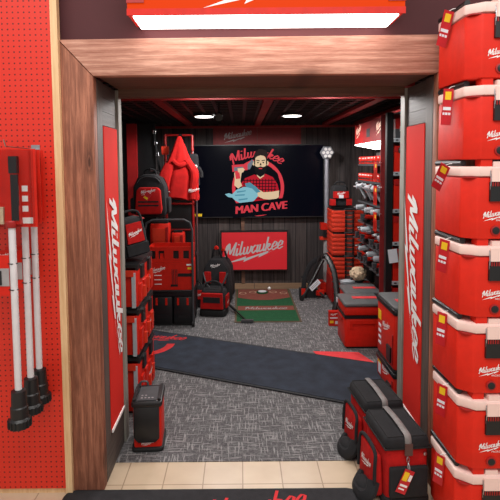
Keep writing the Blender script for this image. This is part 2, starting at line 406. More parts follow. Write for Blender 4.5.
# ------------------------------------------------------------------ illuminated box above the doorway
t = thing('light_box_sign', 'long red lit sign box with white glowing underside above the doorway beam', 'sign', (.118, 2.3, 2.236))
G().box(-.598, .598, -.098, .11, .012, .36, bev=.004).build('housing', 'red', t)
G().box(-.596, .596, -.104, -.099, .014, .355).build('fascia', 'fascia', t)
G().box(-.575, .575, -.085, .1, .0, .0115).build('diffuser', 'tube_light', t)
G().box(-.597, .597, -.112, -.105, .002, .03, bev=.002).build('rail', 'red', t)
for sx in (-1, 1):
    c = G().box(sx * .598 - .075 if sx > 0 else -.598, .598 if sx > 0 else -.523, -.112, -.1045, .055, .3, bev=.002).build('corner_plate', 'deep_red', t)
    G().cyl((sx * .56, -.116, .085), (sx * .56, -.112, .085), .012, n=12).build('screw', 'steel', c)
p = pt(203, 8, 2.195) - Vector((.118, 2.3, 2.236))
wordmark(G(), .56, frame((p.x, -.1055, p.z + .056), (1, 0, 0), (0, 0, 1))).build('logo', 'white', t)
# ------------------------------------------------------------------ pegboard and stick pumps
PB = 2.335
t = thing('pegboard', 'tall red perforated pegboard panel with pale timber edge left of doorway', 'pegboard', (-1.4, PB, 0))
xr = X(52, 240, PB) + 1.4
G().box(-.9, xr + .025, 0, .02, .03, 3).build('panel', 'pegboard', t)
G().box(xr + .0255, xr + .057, 0, .035, 0, 3, bev=.003).build('edge_board', 'pine', t)
G().box(-.9, xr + .02, .012, .035, 0, .029).build('base_rail', 'pine', t)
hx = X(17, 300, 2.08)
hook = thing('peg_hook', 'wire hook on red pegboard carrying the three stick pumps', 'hook', (hx, PB - .001, 1.676))
G().tube([(0, 0, 0), (0, -.30, .004), (0, -.315, .03)], .003, 6).build('wire', 'steel', hook)
G().box(-.02, .02, -.004, 0, -.02, .02, bev=.001).build('plate', 'steel', hook)
def pump(Yp, label):
    t = thing('stick_pump', label, 'pump', (hx, Yp, 0), group='stick pumps hanging on the pegboard')
    s = 1.0
    G().box(-.125, .118, .018, .022, 1.345, 1.67).build('card', 'red', t)
    ic = G()
    for k in range(3): ic.box(.058, .082, .0165, .0178, 1.41 + k * .042, 1.434 + k * .042)
    ic.box(.055, .1, .0165, .0178, 1.36, 1.385)
    ic.build('icon_print', 'white', t)
    G().box(-.125, .10, -.012, -.010, 1.35, 1.665).box(.10, .118, -.006, -.004, 1.35, 1.665).box(.0985, .10, -.010, .017, 1.35, 1.665).build('blister', 'clear', t)
    b = G().box(-.026, .04, -.008, .016, 1.36, 1.61, bev=.01, top=(.6, 1)).build('tool_body', 'red', t)
    G().box(.006, .036, -.0115, -.002, 1.375, 1.565, bev=.003).build('grip', 'black', b)
    G().box(.0, .034, -.0115, .012, 1.57, 1.64, bev=.004).build('battery', 'black', b)
    G().box(-.115, -.03, -.008, .016, 1.36, 1.43, bev=.02, seg=3).build('hose_bundle', 'beige', t)
    logo(t, .07, (-.075, .0165, 1.56), name='card_logo')
    G().cyl((0, 0, .63), (0, 0, 1.36), .0145, n=18).build('tube', 'pole_white', t)
    G().lathe([(.02, 1.345), (.024, 1.352), (.024, 1.37), (.02, 1.375)], 18).build('collar', 'deep_red', t)
    st = G().lathe([(.018, .655), (.03, .65), (.032, .585), (.036, .58), (.036, .535), (.046, .525), (.046, .497), (.042, .492)][::-1], 22).build('strainer', 'black', t)
    g = G()
    for k in range(16):
        a = k * PI / 8; g.box(.044, .049, -.004, .004, .495, .527, m=Matrix.Rotation(a, 4, 'Z'))
    g.build('foot_ribs', 'rubber', st)
    sl = G().box(-.135, -.016, -.004, .0, 1.06, 1.23).build('label_card', 'red', t)
    G().box(-.133, -.017, -.006, -.0045, 1.10, 1.175).build('picture', 'grey', sl)
    G().box(-.078, -.048, -.0085, -.0065, 1.105, 1.165, bev=.002, m=None).build('picture_tool', 'black', sl)
    logo(sl, .05, (-.10, -.0046, 1.205), name='card_logo')
    for z in (1.085, 1.195): G().tube([(-.02, -.005, z), (.0, -.017, z), (.017, 0, z), (0, .017, z)], .0022, 6, True).build('cable_tie', 'black', t)
    return t
p0 = pump(2.06, 'nearest stick pump with red carded pack and long pale tube on pegboard hook')
p1 = dup(p0, (hx, 2.185, 0), label='middle of the three long pale stick pumps hanging on the pegboard')
p2 = dup(p0, (hx, 2.282, 0), label='rearmost stick pump close against the pegboard, its black foot highest')
for p_, s_ in ((p0, -.018), (p1, -.05), (p2, -.075)):
    for o in p_.children:
        if o.name.split('.')[0] in ('card', 'blister', 'icon_print', 'card_logo'): o.location.x = s_
# ------------------------------------------------------------------ coolers
def cooler():
    t = thing('cooler', '', 'cooler', (.89, 1.97, 0), group='stacked red coolers at the right')
    W, D = .40, .33
    G().prism([(.05, 0), (W - .05, 0), (W, .04), (W, D - .03), (W - .03, D), (.03, D), (0, D - .03), (0, .045)], .245, Matrix.Translation((0, 0, .027)), bev=.006).build('body', 'cooler_red', t)
    G().box(.004, W - .004, .005, D - .004, .2705, .276, vb=.03).build('seal', 'deep_red', t)
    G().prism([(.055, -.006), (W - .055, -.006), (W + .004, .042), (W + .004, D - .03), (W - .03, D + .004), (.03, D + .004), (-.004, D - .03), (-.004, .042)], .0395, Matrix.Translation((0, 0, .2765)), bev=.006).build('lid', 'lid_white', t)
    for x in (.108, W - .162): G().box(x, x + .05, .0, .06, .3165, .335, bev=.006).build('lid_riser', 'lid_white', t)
    h = G().tube([(.016, .06, .3295), (.01, D - .02, .3295)], .0125, 10).build('carry_handle', 'black', t)
    for x in (.094, W - .16):
        l = G().box(x, x + .075, -.012, .0, .178, .255, bev=.004).build('latch', 'black', t)
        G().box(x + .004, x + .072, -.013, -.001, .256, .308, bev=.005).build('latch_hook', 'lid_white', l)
        g = G()
        for k in range(7): g.box(x + .006 + k * .0095, x + .010 + k * .0095, -.0145, -.0125, .238, .254)
        g.build('latch_teeth', 'deep_red', l)
        G().tube([(x + .001, -.009, .225), (x + .001, -.012, .26), (x + .001, -.006, .30)], .002, 6).build('wire', 'steel', l)
    lg = logo(t, .105, (.125, -.0012, .122), name='logo')
    text_mesh('PACKOUT', .011, 'white', FRONT((.15, -.0012, .102)), 'wordline', lg)
    G().lathe([(.020, 0), (.020, .006), (.014, .007)], 20, frame((.122, -.0, .062), (1, 0, 0), (0, 0, 1))).build('drain_surround', 'deep_red', t)
    G().lathe([(.0145, .0), (.0145, .0085), (.010, .0095)], 18, frame((.122, -.0, .062), (1, 0, 0), (0, 0, 1))).build('drain_plug', 'black', t)
    g = G()
    for x, y in ((.055, .008), (W - .1, .008), (.055, D - .06), (W - .1, D - .06)): G().box(x, x + .045, y, y + .05, .0, .0265, bev=.004).build('foot', 'cooler_red', t)
    a = Matrix.Translation((-.006, .20, .345)) @ Matrix.Rotation(R(-12), 4, 'X')
    a = Matrix.Translation((-.024, .135, .322)) @ Matrix.Rotation(R(40), 4, 'Z')
    hg = G(a).box(-.001, .001, -.022, .022, -.15, .0).build('hang_tag', 'tag_red', t)
    G(a).box(-.0022, -.0012, -.014, .012, -.045, -.012).build('sticker', 'yellow', hg)
    G(a).box(-.0022, -.0012, -.017, .017, -.088, -.075).box(-.0022, -.0012, -.017, -.007, -.108, -.098).box(-.0022, -.0012, -.004, .006, -.108, -.098).box(-.0022, -.0012, .009, .017, -.108, -.098).build('tag_print', 'paper', hg)
    G().tube([(-.024, .135, .322), (-.012, .134, .330), (-.001, .133, .332)], .0015, 5).build('tag_loop', 'white', hg)
    return t
cl = cooler(); names = ['on the floor at the foot of the right stack', 'second from the bottom of the right stack', 'third from the bottom of the right stack', 'in the middle of the right stack', 'third from the top of the right stack', 'second from the top of the right stack', 'topmost of the right stack']
for i, nm in enumerate(names):
    lb = 'red cooler with white lid, ' + nm; c = cl
    off = (.89 + [0, .003, -.002, .002, 0, .004, .001][i], 1.97 + [0, -.004, .003, 0, .004, -.003, 0][i], .3165 * i)
    if i == 0: cl['label'] = lb; cl.location = off
    else: c = dup(cl, off, label=lb)
    ht = [o for o in c.children if o.name.startswith('hang_tag')][0]
    ang = [10, 10, 8, 15, 46, 10, 34][i]; pv = Vector((-.024, .135, .322))
    mm = Matrix.Translation(pv) @ Matrix.Rotation(R(ang), 4, 'X') @ Matrix.Translation(-pv)
    ht.matrix_local = mm
    ht['label'] = 'red hang tag with yellow sticker'
# ------------------------------------------------------------------ tool bags on the floor
def floor_bag():
    t = thing('tool_bag', '', 'bag', (0, 0, 0), group='red and black tool bags by the doorway')
    W, D, H = .205, .285, .288
    G().box(0, W, 0, D, .02, H, bev=.012, vb=.02, top=(.97, .97)).build('body', 'red_fabric', t)
    G().box(-.006, W + .006, -.006, D + .006, 0, .05, bev=.01, vb=.02).build('base', 'black_fabric', t)
    G().box(-.008, W + .008, -.008, D + .008, H - .012, H + .045, bev=.016, vb=.025, seg=3, top=(.95, .95)).build('lid', 'black_fabric', t)
    g = G(); z = H + .018; g.tube([(0, 0, z), (W, 0, z), (W, D, z), (0, D, z)], .0035, 6, True, sub=0)
    g2 = G().tube([(-.008, -.008, H - .004), (W + .008, -.008, H - .004), (W + .008, D + .008, H - .004), (-.008, D + .008, H - .004)], .004, 6, True)
    g2.build('zip', 'rubber', t)
    G().tube([(.012, .012, H + .045), (W - .012, .012, H + .045), (W - .012, D - .012, H + .045), (.012, D - .012, H + .045)], .003, 6, True).build('lid_piping', 'rubber', t)
    h = G().tube([(W / 2, -.005, H + .01), (W / 2, .004, H + .05), (W / 2, .05, H + .058), (W / 2, D / 2, H + .062), (W / 2, D - .05, H + .058), (W / 2, D - .004, H + .05), (W / 2, D + .005, H + .01)], .016, 8, sub=4, flat=(1, .35)).build('handle', 'handle_grey', t)
    for y in (-.0145, D + .006): G().box(W / 2 - .018, W / 2 + .018, y, y + .0085, H - .035, H + .02, bev=.002).build('handle_anchor', 'brown_strap', h)
    # front pocket, side pocket
    G().box(.012, W - .012, -.022, .0, .055, H - .085, bev=.01, vb=.008, seg=3).build('front_pocket', 'black_fabric', t)
    sp_ = G().box(-.045, .002, .03, D - .03, .035, H - .06, bev=.014, vb=.015, seg=3, top=(.75, .9)).build('side_pocket', 'red_fabric', t)
    G().tube([(-.044, .03, .06), (-.042, .032, .18), (-.034, .05, .236), (-.03, D / 2, .246), (-.034, D - .05, .236), (-.042, D - .032, .18), (-.044, D - .03, .06)], .009, 8, sub=4).build('pocket_piping', 'black_fabric', sp_)
    logo(sp_, .13, (-.046, D / 2, .14), (0, -1, 0), (.06, 0, 1))
    for x in (.1, .185):
        r_ = G().lathe([(.008, 0), (.008, .006), (.004, .008)], 12, frame((x, -.0, H - .035), (1, 0, 0), (0, 0, 1))).build('rivet', 'steel', t)
    G().tube([(.1, -.009, H - .04), (.106, -.011, H - .055), (.1, -.012, H - .07), (.094, -.011, H - .055)], .0025, 6, True, sub=3).tube([(.1, -.014, H - .07), (.104, -.02, H - .085), (.1, -.025, H - .105), (.095, -.02, H - .085)], .003, 6, True, sub=3).build('clip', 'steel', t)
    st = G().tube([(-.04, .05, .10), (-.065, .03, .055), (-.09, .06, .026), (-.098, .12, .022), (-.08, .17, .024), (-.045, .20, .05)], .030, 8, sub=4, flat=(1, .7)).ball((-.062, .118, .04), .05, (.85, 1.35, .7)).build('shoulder_strap', 'black_fabric', t)
    return t
def bag_tag(t):
    m = Matrix.Translation((.1, -.03, .195)) @ Matrix.Rotation(R(24), 4, 'Y')
    k = G(m).box(-.022, .026, -.001, .001, -.115, .0).build('hang_tag', 'tag_red', t)
    G(m).box(-.018, .006, -.0022, -.0012, -.055, -.012).build('sticker', 'yellow', k)
    G(m).box(.010, .024, -.0022, -.0012, -.05, -.02).box(-.016, .02, -.0022, -.0012, -.082, -.072).box(-.016, .012, -.0022, -.0012, -.098, -.091).build('tag_print', 'white', k)
b1 = floor_bag(); b1['label'] = 'front black-topped red tool bag with hang tag clipped on, below the coolers'
b2 = dup(b1, (.655, 2.558, .001), R(5), 'rear black-topped red tool bag without a tag, half hidden behind another bag')
b1.location = (.662, 2.215, .001); b1.rotation_euler = (0, 0, R(5)); bag_tag(b1)
# ------------------------------------------------------------------ boxy black and red device by the left jamb
t = thing('jobsite_speaker', 'black and red upright box speaker on the carpet beside the left jamb', 'speaker', (-.535, 2.78, .004), R(4))
G().prism([(-.075, .03), (-.055, .0), (.055, 0), (.078, .03), (.078, .30), (-.078, .30), (-.078, .12)], .19, frame((0, .10, 0), (1, 0, 0), (0, 0, 1)), bev=.008).build('body', 'red', t)
G().box(-.088, .088, -.105, .115, 0, .028, bev=.008, vb=.02).build('base', 'rubber', t)
G().prism([(-.066, .085), (-.05, .065), (.045, .065), (.066, .09), (.068, .30), (-.074, .30), (-.074, .1)], .022, frame((0, -.088, 0), (1, 0, 0), (0, 0, 1)), bev=.008).build('grille', 'black', t)
c = G().box(-.085, .085, -.115, .115, .30, .335, bev=.01, vb=.015).build('top_cap', 'black', t)
for x in (-.075, .062): G().box(x, x + .015, -.1, .1, .336, .35, bev=.004).build('rail', 'black', c)
pn = G().box(-.052, .055, -.095, .08, .3352, .341, bev=.003).build('control_panel', 'charcoal', t)
g = G()
for k in range(6): g.cyl((-.03 + .02 * (k % 4), -.07 + .03 * (k // 4), .341), (-.03 + .02 * (k % 4), -.07 + .03 * (k // 4), .343), .006, n=10)
g.build('buttons', 'grey', pn)
logo(t, .07, (.0, -.0925, .052), name='logo')
G().tube([(-.06, .10, .335), (-.055, .105, .36), (-.02, .105, .36), (-.015, .10, .335)], .007, 8, sub=3).build('carry_handle', 'charcoal', t); t.scale = (1, 1, .87)
# ------------------------------------------------------------------ mats
def flat(poly, h, z=0.0045): return G().prism([(p[0], p[1]) for p in poly], h, Matrix.Translation((0, 0, z)))
A, B, C_, D_ = [fl(*q) for q in ((150, 331), (377, 364), (345, 406), (150, 369))]
u = ((B - A) + (C_ - D_)).normalized(); n_ = Vector((u.y, -u.x, 0)); wdt = abs((D_ - A).dot(n_)); 
if n_.y > 0: n_ = -n_
O = A - u * .35 + u * 0
L = 2.85
t = thing('runner_mat', 'long dark navy runner mat lying aslant across the carpet', 'mat', (O.x, O.y, .0085))
rm = math.atan2(u.y, u.x); t.rotation_euler = (0, 0, rm)
G().box(0, L, -wdt, 0, 0, .006, vb=.02).build('border', 'mat_edge', t)
G().box(.025, L - .025, -wdt + .025, -.025, .006, .0085, vb=.02).build('pile', 'runner', t)
mm = Matrix.Translation((.62, -wdt * .5, .0092)) @ Matrix.Rotation(R(-90 - 0), 4, 'Z')
g = G(); 
wordmark(g, .52, Matrix.Translation((.62, -.24, .0092)) @ Matrix.Rotation(R(0), 4, 'Z') @ Matrix.Translation((-.32, 0, 0)), warp=lambda a, b: (a * .5, b * .5))
ring = []
for k in range(40):
    a0, a1 = R(200 + k * 4.6), R(200 + (k + 1) * 4.6)
    g.poly([(.52 + .21 * math.cos(a0), -.36 + .21 * math.sin(a0), .0092), (.52 + .21 * math.cos(a1), -.36 + .21 * math.sin(a1), .0092), (.52 + .28 * math.cos(a1), -.36 + .28 * math.sin(a1), .0092), (.52 + .28 * math.cos(a0), -.36 + .28 * math.sin(a0), .0092)])
g.build('logo', 'mat_red', t)
t2 = thing('coral_mat', 'flat coral red mat corner peeking out behind the dark runner', 'mat', (0, 0, .0045))
pa, pb, pc = fl(313, 352), fl(356, 353), fl(366, 363)
e = u * .0
G().prism([(pa.x, pa.y), (pa.x + .12, pa.y - .42), (pc.x + .1, pc.y - .12), (pb.x + .02, pb.y)], .003).build('sheet', 'coral', t2)
pl, pr = fl(72, 490), fl(352, 488)
t = thing('door_mat', 'charcoal doormat with red lettering along the bottom edge of the photo', 'mat', ((pl.x + pr.x) / 2, 2.355, .0005))
hw = (pr.x - pl.x) / 2 + .02
G().box(-hw, hw, -.9, 0, 0, .006, vb=.05).build('border', 'mat_edge', t)
G().box(-hw + .02, hw - .02, -.88, -.014, .006, .010, vb=.04).build('pile', 'front_mat', t)
wordmark(G(), .54, Matrix.Translation((-.09, -.235, .0107))).build('logo', 'mat_red', t)
# putting mat
gx0, gx1, gy0, gy1 = -.07, .612, 4.94, 6.275
t = thing('putting_mat', 'green putting mat with brown end zone on carpet below the lit sign', 'mat', (gx0, gy0, .0045))
W, L = gx1 - gx0, gy1 - gy0
G().box(0, W, 0, L, 0, .006).build('border', 'olive_mat', t)
G().box(.022, W - .022, .022, L - .022, .006, .008).build('turf', 'green', t)
arc = [(.03, L - .03)] + [(.03 + (W - .06) * k / 16, L - .42 - .11 * math.sin(PI * k / 16)) for k in range(17)] + [(W - .03, L - .03)]
ez = G().prism(arc[::-1], .001, Matrix.Translation((0, 0, .0081))).build('end_zone', 'brown_mat', t)
bd = G().box(.03, W - .03, .40, .56, .0081, .0091).build('name_band', 'brown_mat', t)
wordmark(G(), .46, Matrix.Translation((W / 2 - .23, .43, .0095)), bolt=False, warp=lambda a, b: (a * .46, (b - .2 * a) * .40)).build('logo', 'grey', bd)
g = G()
for k in range(5):
    cx, cy = .09 + k * .125, L - .2 + (.03 if k % 2 else -.02)
    if k == 2: continue
    for j in range(24):
        a0, a1 = 2 * PI * j / 24, 2 * PI * (j + 1) / 24
        g.poly([(cx + r_ * math.cos(a), cy + r_ * 1.1 * math.sin(a), .0094) for r_, a in ((.045, a0), (.045, a1), (.037, a1), (.037, a0))])
g.build('rings', 'beige', ez)
cp = G().lathe([(.07, 0), (.07, .012), (.05, .016)], 24, Matrix.Translation((W / 2 - .01, L - .2, .0092))).build('target_disc', 'green', t)
G().lathe([(.05, 0), (.05, .004), (.03, .006)], 20, Matrix.Translation((W / 2 - .01, L - .2, .0255))).build('target_cup', 'paper', cp)
p0, p1 = fl(230, 307, .03), fl(246, 320.5, .03)
t = thing('putter', 'black golf putter lying across the near left corner of the green mat', 'golf club', (p1.x, p1.y, .0125))
dv = Vector((p0.x - p1.x, p0.y - p1.y, 0)); dv2 = dv.normalized()
G().tube([Vector((0, 0, .018)), dv * .55 + Vector((0, 0, .03)), dv + Vector((0, 0, .035))], .008, 8).build('shaft', 'black', t)
G().tube([dv * .62 + Vector((0, 0, .031)), dv * 1.05 + Vector((0, 0, .036))], .014, 8).build('grip', 'rubber', t)
G().box(-.05, .075, -.018, .018, 0, .026, bev=.006).build('head', 'charcoal', t)
bp = fl(269, 288.5, .02)
tag(G().ball((0, 0, .0214), .0214).build('golf_ball', 'white'), 'white golf ball at the far right end of the green mat', 'golf ball').location = (bp.x, 6.2, .013)
# ------------------------------------------------------------------ rear wall: screen and signs
TY = BW - .09
a, b = pt(193, 145, TY), pt(324, 217, TY)
cx, cz = (a.x + b.x) / 2, (a.z + b.z) / 2; hw, hh = (b.x - a.x) / 2, (a.z - b.z) / 2
t = thing('television', 'large wall television showing a bearded man emblem', 'television', (cx, TY, cz))
G().box(-hw, hw, 0, .05, -hh, hh, bev=.004).build('casing', 'black', t)
G().box(-.25, .25, .05, BW - TY - .001, -.2, .2).build('wall_bracket', 'black', t)
sc = G().box(-hw + .012, hw - .012, -.002, -.0004, -hh + .014, hh - .012).build('screen', 'screen', t)
G().box(-hw + .01, -hw + .10, -.0035, -.0022, -hh + .02, -hh + .055).build('sticker', 'yellow', t)
KS = .28 * TY / F * 1.0
def q(x, y, L=0): # emblem drawing coordinates -> screen plane
    return ((x - 247) * KS + a_off[0], -.003 - .0006 * L, -(y - 254) * KS + a_off[1])
pc_ = pt(190 + .28 * 247, 110 + .28 * 254, TY); a_off = (pc_.x - cx, pc_.z - cz)
def art(name, polys, mat, L):
    g = G()
    for p in polys: g.poly([q(x, y, L) for x, y in p])
    return g.build(name, mat, sc)
def ell(x, y, rx, ry, n=20, a0=0, a1=360): return [(x + rx * math.cos(R(a0 + (a1 - a0) * k / n)), y - ry * math.sin(R(a0 + (a1 - a0) * k / n))) for k in range(n + (a1 - a0 < 360))]
rg = []
for k in range(60):
    a0, a1 = R(6 * k), R(6 * k + 6.05)
    rg.append([(243 + r_ * math.cos(a_), 278 - r_ * 1.09 * math.sin(a_)) for r_, a_ in ((93, a0), (93, a1), (81, a1), (81, a0))])
art('ring', rg, 'a_coral', 0)
art('backdrop', [ell(243, 240, 74, 40)], 'screen', 1)
art('shirt', [[(205, 330), (186, 285), (182, 262), (197, 243), (230, 230), (250, 240), (270, 228), (296, 240), (312, 265), (319, 292), (300, 300), (297, 322)]], 'a_plaid', 2)
pl_ = []
for k in range(11): pl_.append([(192 + k * 11, 246 if 192 + k * 11 < 292 else 262), (195 + k * 11, 246 if 192 + k * 11 < 292 else 262), (193 + k * 11, 318), (190 + k * 11, 318)])
for k in range(7): pl_.append([(190, 250 + k * 11), (308, 250 + k * 11), (308, 253 + k * 11), (190, 253 + k * 11)])
art('shirt_check', pl_, 'a_dark', 3)
art('arms', [[(158, 226), (166, 205), (186, 202), (194, 214), (184, 226), (180, 254), (186, 270), (172, 280), (158, 268), (160, 246)],
             [(318, 288), (317, 312), (300, 322), (262, 318), (234, 304), (230, 288), (246, 284), (262, 294), (296, 292)]], 'a_skin', 4)
art('neck', [[(236, 220), (268, 220), (264, 236), (250, 246), (240, 236)]], 'a_skin', 4)
art('face', [ell(252, 190, 23, 30)] + [ell(228, 190, 5, 8), ell(276, 190, 5, 8)], 'a_skin', 5)
art('hair', [[(231, 180), (228, 164), (232, 152), (241, 146), (244, 141), (258, 140), (272, 145), (279, 156), (276, 180), (271, 170), (266, 165), (252, 162), (240, 166), (234, 172)]], 'a_hair', 6)
art('sideburns', [[(229, 172), (234, 172), (233, 196), (229, 194)], [(271, 170), (276, 172), (276, 194), (272, 196)]], 'a_hair', 6)
art('beard', [[(229, 194), (236, 202), (244, 204), (252, 201), (260, 204), (268, 202), (276, 194), (273, 216), (264, 232), (251, 240), (240, 232), (231, 216)]], 'a_black', 6)
art('eyes', [ell(243, 188, 3.0, 2.6, 8), ell(262, 188, 3.0, 2.6, 8), [(237, 181), (249, 183), (249, 180), (237, 178)], [(256, 183), (268, 181), (268, 178), (256, 180)], [(251, 190), (254, 190), (256, 198), (249, 198)]], 'a_black', 7)
art('mouth', [ell(252, 209, 7, 2, 10)], 'a_coral', 7)
art('drill_body', [[(150, 196), (206, 192), (206, 214), (152, 220)], [(160, 218), (176, 216), (180, 244), (164, 246)]], 'a_coral', 5)
art('drill_dark', [[(158, 204), (190, 202), (190, 214), (158, 218)], [(206, 194), (222, 176), (228, 184), (214, 212), (206, 212)]], 'a_grey', 6)
art('hand', [[(170, 208), (190, 206), (196, 212), (190, 222), (172, 222)]], 'a_skin', 8)
art('bird', [[(124, 300), (138, 296), (150, 300), (166, 284), (192, 274), (220, 276), (240, 290), (242, 308), (228, 324), (204, 334), (178, 332), (160, 322), (150, 312), (136, 310)]], 'a_blue', 5)
art('bird_feathers', [[(166, 290), (200, 286), (198, 290), (168, 295)], [(160, 302), (196, 300), (194, 305), (160, 306)], [(172, 318), (206, 314), (204, 319), (174, 323)], [(196, 262), (214, 258), (238, 276), (252, 292), (238, 296), (222, 280), (200, 274)]], 'a_blue2', 6)
ma = frame((0, 0, 0), (1, 0, 0), (0, 0, 1))
def warp(u, v):
    ang = R(126 - 72 * u); r_ = 140 + v * 160
    return q(240 + r_ * 1.02 * math.cos(ang), 306 - r_ * .98 * math.sin(ang), 3)
wordmark(G(), 1, None, bolt=False, warp=warp, rise=0).build('arched_word', 'a_coral', sc)
art('word_backing', [[(148, 334), (350, 313), (352, 350), (346, 366), (152, 386)]], 'screen', 9)
o_ = Vector(q(250, 350, 10)); text_mesh('MAN CAVE', .135, 'a_coral', frame(o_, (1, 0, .10), (-.10, 0, 1)), 'block_words', sc, shear=.15, width=186 * KS); text_mesh('MAN CAVE', .135, 'a_coral', frame(o_ + Vector((.014, -.0004, 0)), (1, 0, .10), (-.10, 0, 1)), 'block_words', sc, shear=.15, width=186 * KS)
# board above the screen, lit sign below it
SY = BW - .03
a, b = pt(213, 126, SY), pt(301, 144, SY)
t = thing('wall_sign', 'narrow dark red name board on wall above the television', 'sign', ((a.x + b.x) / 2, SY, b.z))
W, H = b.x - a.x, a.z - b.z
G().box(-W / 2, 0, 0, .029, 0, H, bev=.003).box(.004, W / 2, 0, .029, 0, H, bev=.003).build('board', 'dark_sign', t)
logo(t, .34, (-W * .22, -.001, H * .42), name='logo', mat='grey')
LY = BW - .10
a, b = pt(220.5, 231.5, LY), pt(288, 270.5, LY)
t = thing('illuminated_sign', 'red backlit sign with white script and bolt below the television', 'sign', ((a.x + b.x) / 2, LY, b.z))
W, H = b.x - a.x, a.z - b.z
G().box(-W / 2, W / 2, 0, BW - LY - .001, 0, H, bev=.006).build('casing', 'black', t)
fc = G().box(-W / 2 + .014, W / 2 - .014, -.004, -.0005, .016, H - .014).build('face', 'sign_lit', t)
wordmark(G(), W * .86, FRONT((-W * .44, -.005, H * .33)), rise=.17).build('logo', 'sign_word', fc)
# ------------------------------------------------------------------ ceiling fittings
dl = None
for i, (px, py) in enumerate(((204, 114), (292, 113))):
    p = pt(px, py, 5.05); 
    lb = ['left round downlight glowing in the lattice ceiling', 'right round downlight glowing in the lattice ceiling'][i]
    t = thing('downlight', lb, 'ceiling light', (p.x, 5.05, ZL - .03), group='downlights in the lattice ceiling')
    G().lathe([(.10, 0), (.11, .008), (.11, .029)], 24).build('ring', 'lattice', t)
    G().lathe([(.088, -.004), (.092, -.001), (.092, 0)], 24).build('lens', 'led', t)
p = pt(219, 104, 4.2)
t = thing('spotlight', 'small black spotlight hanging under the lattice ceiling near its middle', 'spotlight', (p.x, 4.2, ZL))
G().cyl((0, 0, -.10), (0, 0, -.001), .008, n=8).build('stem', 'black', t)
G().cyl((0, -.03, -.12), (0, .05, -.09), .032, .026, n=16).build('head', 'black', t)
# ------------------------------------------------------------------ left side of the room
# black display back board and hooks
DY = 5.58
t = thing('display_board', 'black display back board behind the hanging backpack on the left', 'display board', (-1.19, DY, .004))
G().box(-.34, .25, 0, .03, 0, 2.05, bev=.004).build('panel', 'black', t)
G().box(-.34, .25, .031, .30, 0, .10, bev=.01).build('base', 'black', t)
# red vertical panel
a, b = pt(128.5, 124, DY), pt(137.5, 215, DY)
t = thing('hanging_banner', 'narrow red vertical panel above and left of the backpack', 'sign', ((a.x + b.x) / 2, DY - .035, b.z))
G().box(-.055, .055, .0, .033, 0, a.z - b.z, bev=.004).build('face', 'red_paint', t)
G().box(-.03, .03, .002, .034, a.z - b.z + .0, a.z - b.z + .03).build('clip', 'black', t)
# backpack
def backpack(label, loc, kind='red'):
    t = thing('backpack', label, 'backpack', loc)
    shell = [(-.145, .02), (.145, .02), (.16, .08), (.15, .30), (.11, .385), (.05, .42), (-.05, .42), (-.11, .385), (-.15, .30), (-.16, .08)]
    G().prism(shell, .19, frame((0, .10, 0), (1, 0, 0), (0, 0, 1)), bev=.03).build('body', 'black_fabric', t)
    fp = G().prism([(-.115, .0), (.115, .0), (.125, .05), (.112, .22), (.085, .25), (-.085, .25), (-.112, .22), (-.125, .05)], .05, frame((0, -.085, .05), (1, 0, 0), (0, 0, 1)), bev=.016).build('front_panel', 'red_fabric', t)
    g = G()
    for z in (.125, .16): g.box(-.095, .095, -.139, -.134, z, z + .014, bev=.001)
    g.build('webbing', 'black_fabric', fp)
    logo(fp, .13, (0, -.1365, .255), name='logo')
    k = G(Matrix.Translation((.01, -.138, .25)) @ Matrix.Rotation(R(35), 4, 'Y')).box(-.025, .03, -.001, .001, -.07, .0).build('hang_tag', 'tag_red', t)
    G(Matrix.Translation((.01, -.138, .25)) @ Matrix.Rotation(R(35), 4, 'Y')).box(-.02, .02, -.0025, -.0015, -.065, -.045).build('sticker', 'yellow', k)
    G().tube([(-.05, .0, .41), (-.05, -.01, .45), (0, -.015, .47), (.05, -.01, .45), (.05, .0, .41)], .009, 8, sub=4).build('handle', 'black_fabric', t)
    G().tube([(-.11, -.092, .34), (-.07, -.094, .385), (0, -.095, .40), (.07, -.094, .385), (.11, -.092, .34)], .004, 6, sub=4).build('zip', 'charcoal', t)
    for s_ in (-1, 1):
        G().box(s_ * .16 - .025, s_ * .16 + .025, -.06, .08, .05, .2, bev=.015, vb=.01).build('side_pocket', 'black_fabric', t)
        G().tube([(s_ * .10, .1, .38), (s_ * .13, .15, .28), (s_ * .13, .15, .14), (s_ * .12, .10, .06)], .02, 8, sub=3, flat=(1, .4)).build('shoulder_strap', 'black_fabric', t)
    return t
a, b = pt(149, 171, 5.05), pt(149, 219, 5.05)
backpack('red and black work backpack hanging high on the left display board', (a.x, 5.12, b.z)).scale = (1.08, 1.08, 1.08)
hk = thing('wall_hook', 'black hook arm holding the red and black backpack', 'hook', (a.x, DY - .001, b.z + .488))
G().tube([(0, 0, 0), (0, -.25, -.0), (0, -.48, -.0), (0, -.50, .03)], .008, 6).build('arm', 'black', hk)
# wall straps with hardware
a = pt(153, 122, DY - .02); b = pt(159, 167, DY - .02)
t = thing('lanyard_strap', 'dark strap with clips hanging above the backpack and jacket', 'strap', (b.x, DY - .02, b.z))
G().tube([(a.x - b.x, 0, a.z - b.z), (a.x - b.x + .015, 0, (a.z - b.z) * .6), (.0, -.01, .03), (.01, 0, -.05)], .012, 8, sub=4, flat=(1, .5)).build('webbing', 'black_fabric', t)
for k in (.25, .5, .75): G().tube([((a.x - b.x) * k - .014, -.012, (a.z - b.z) * k), ((a.x - b.x) * k + .014, -.012, (a.z - b.z) * k), ((a.x - b.x) * k + .01, -.012, (a.z - b.z) * k + .03), ((a.x - b.x) * k - .01, -.012, (a.z - b.z) * k + .03)], .004, 6, True).build('clip', 'steel', t)
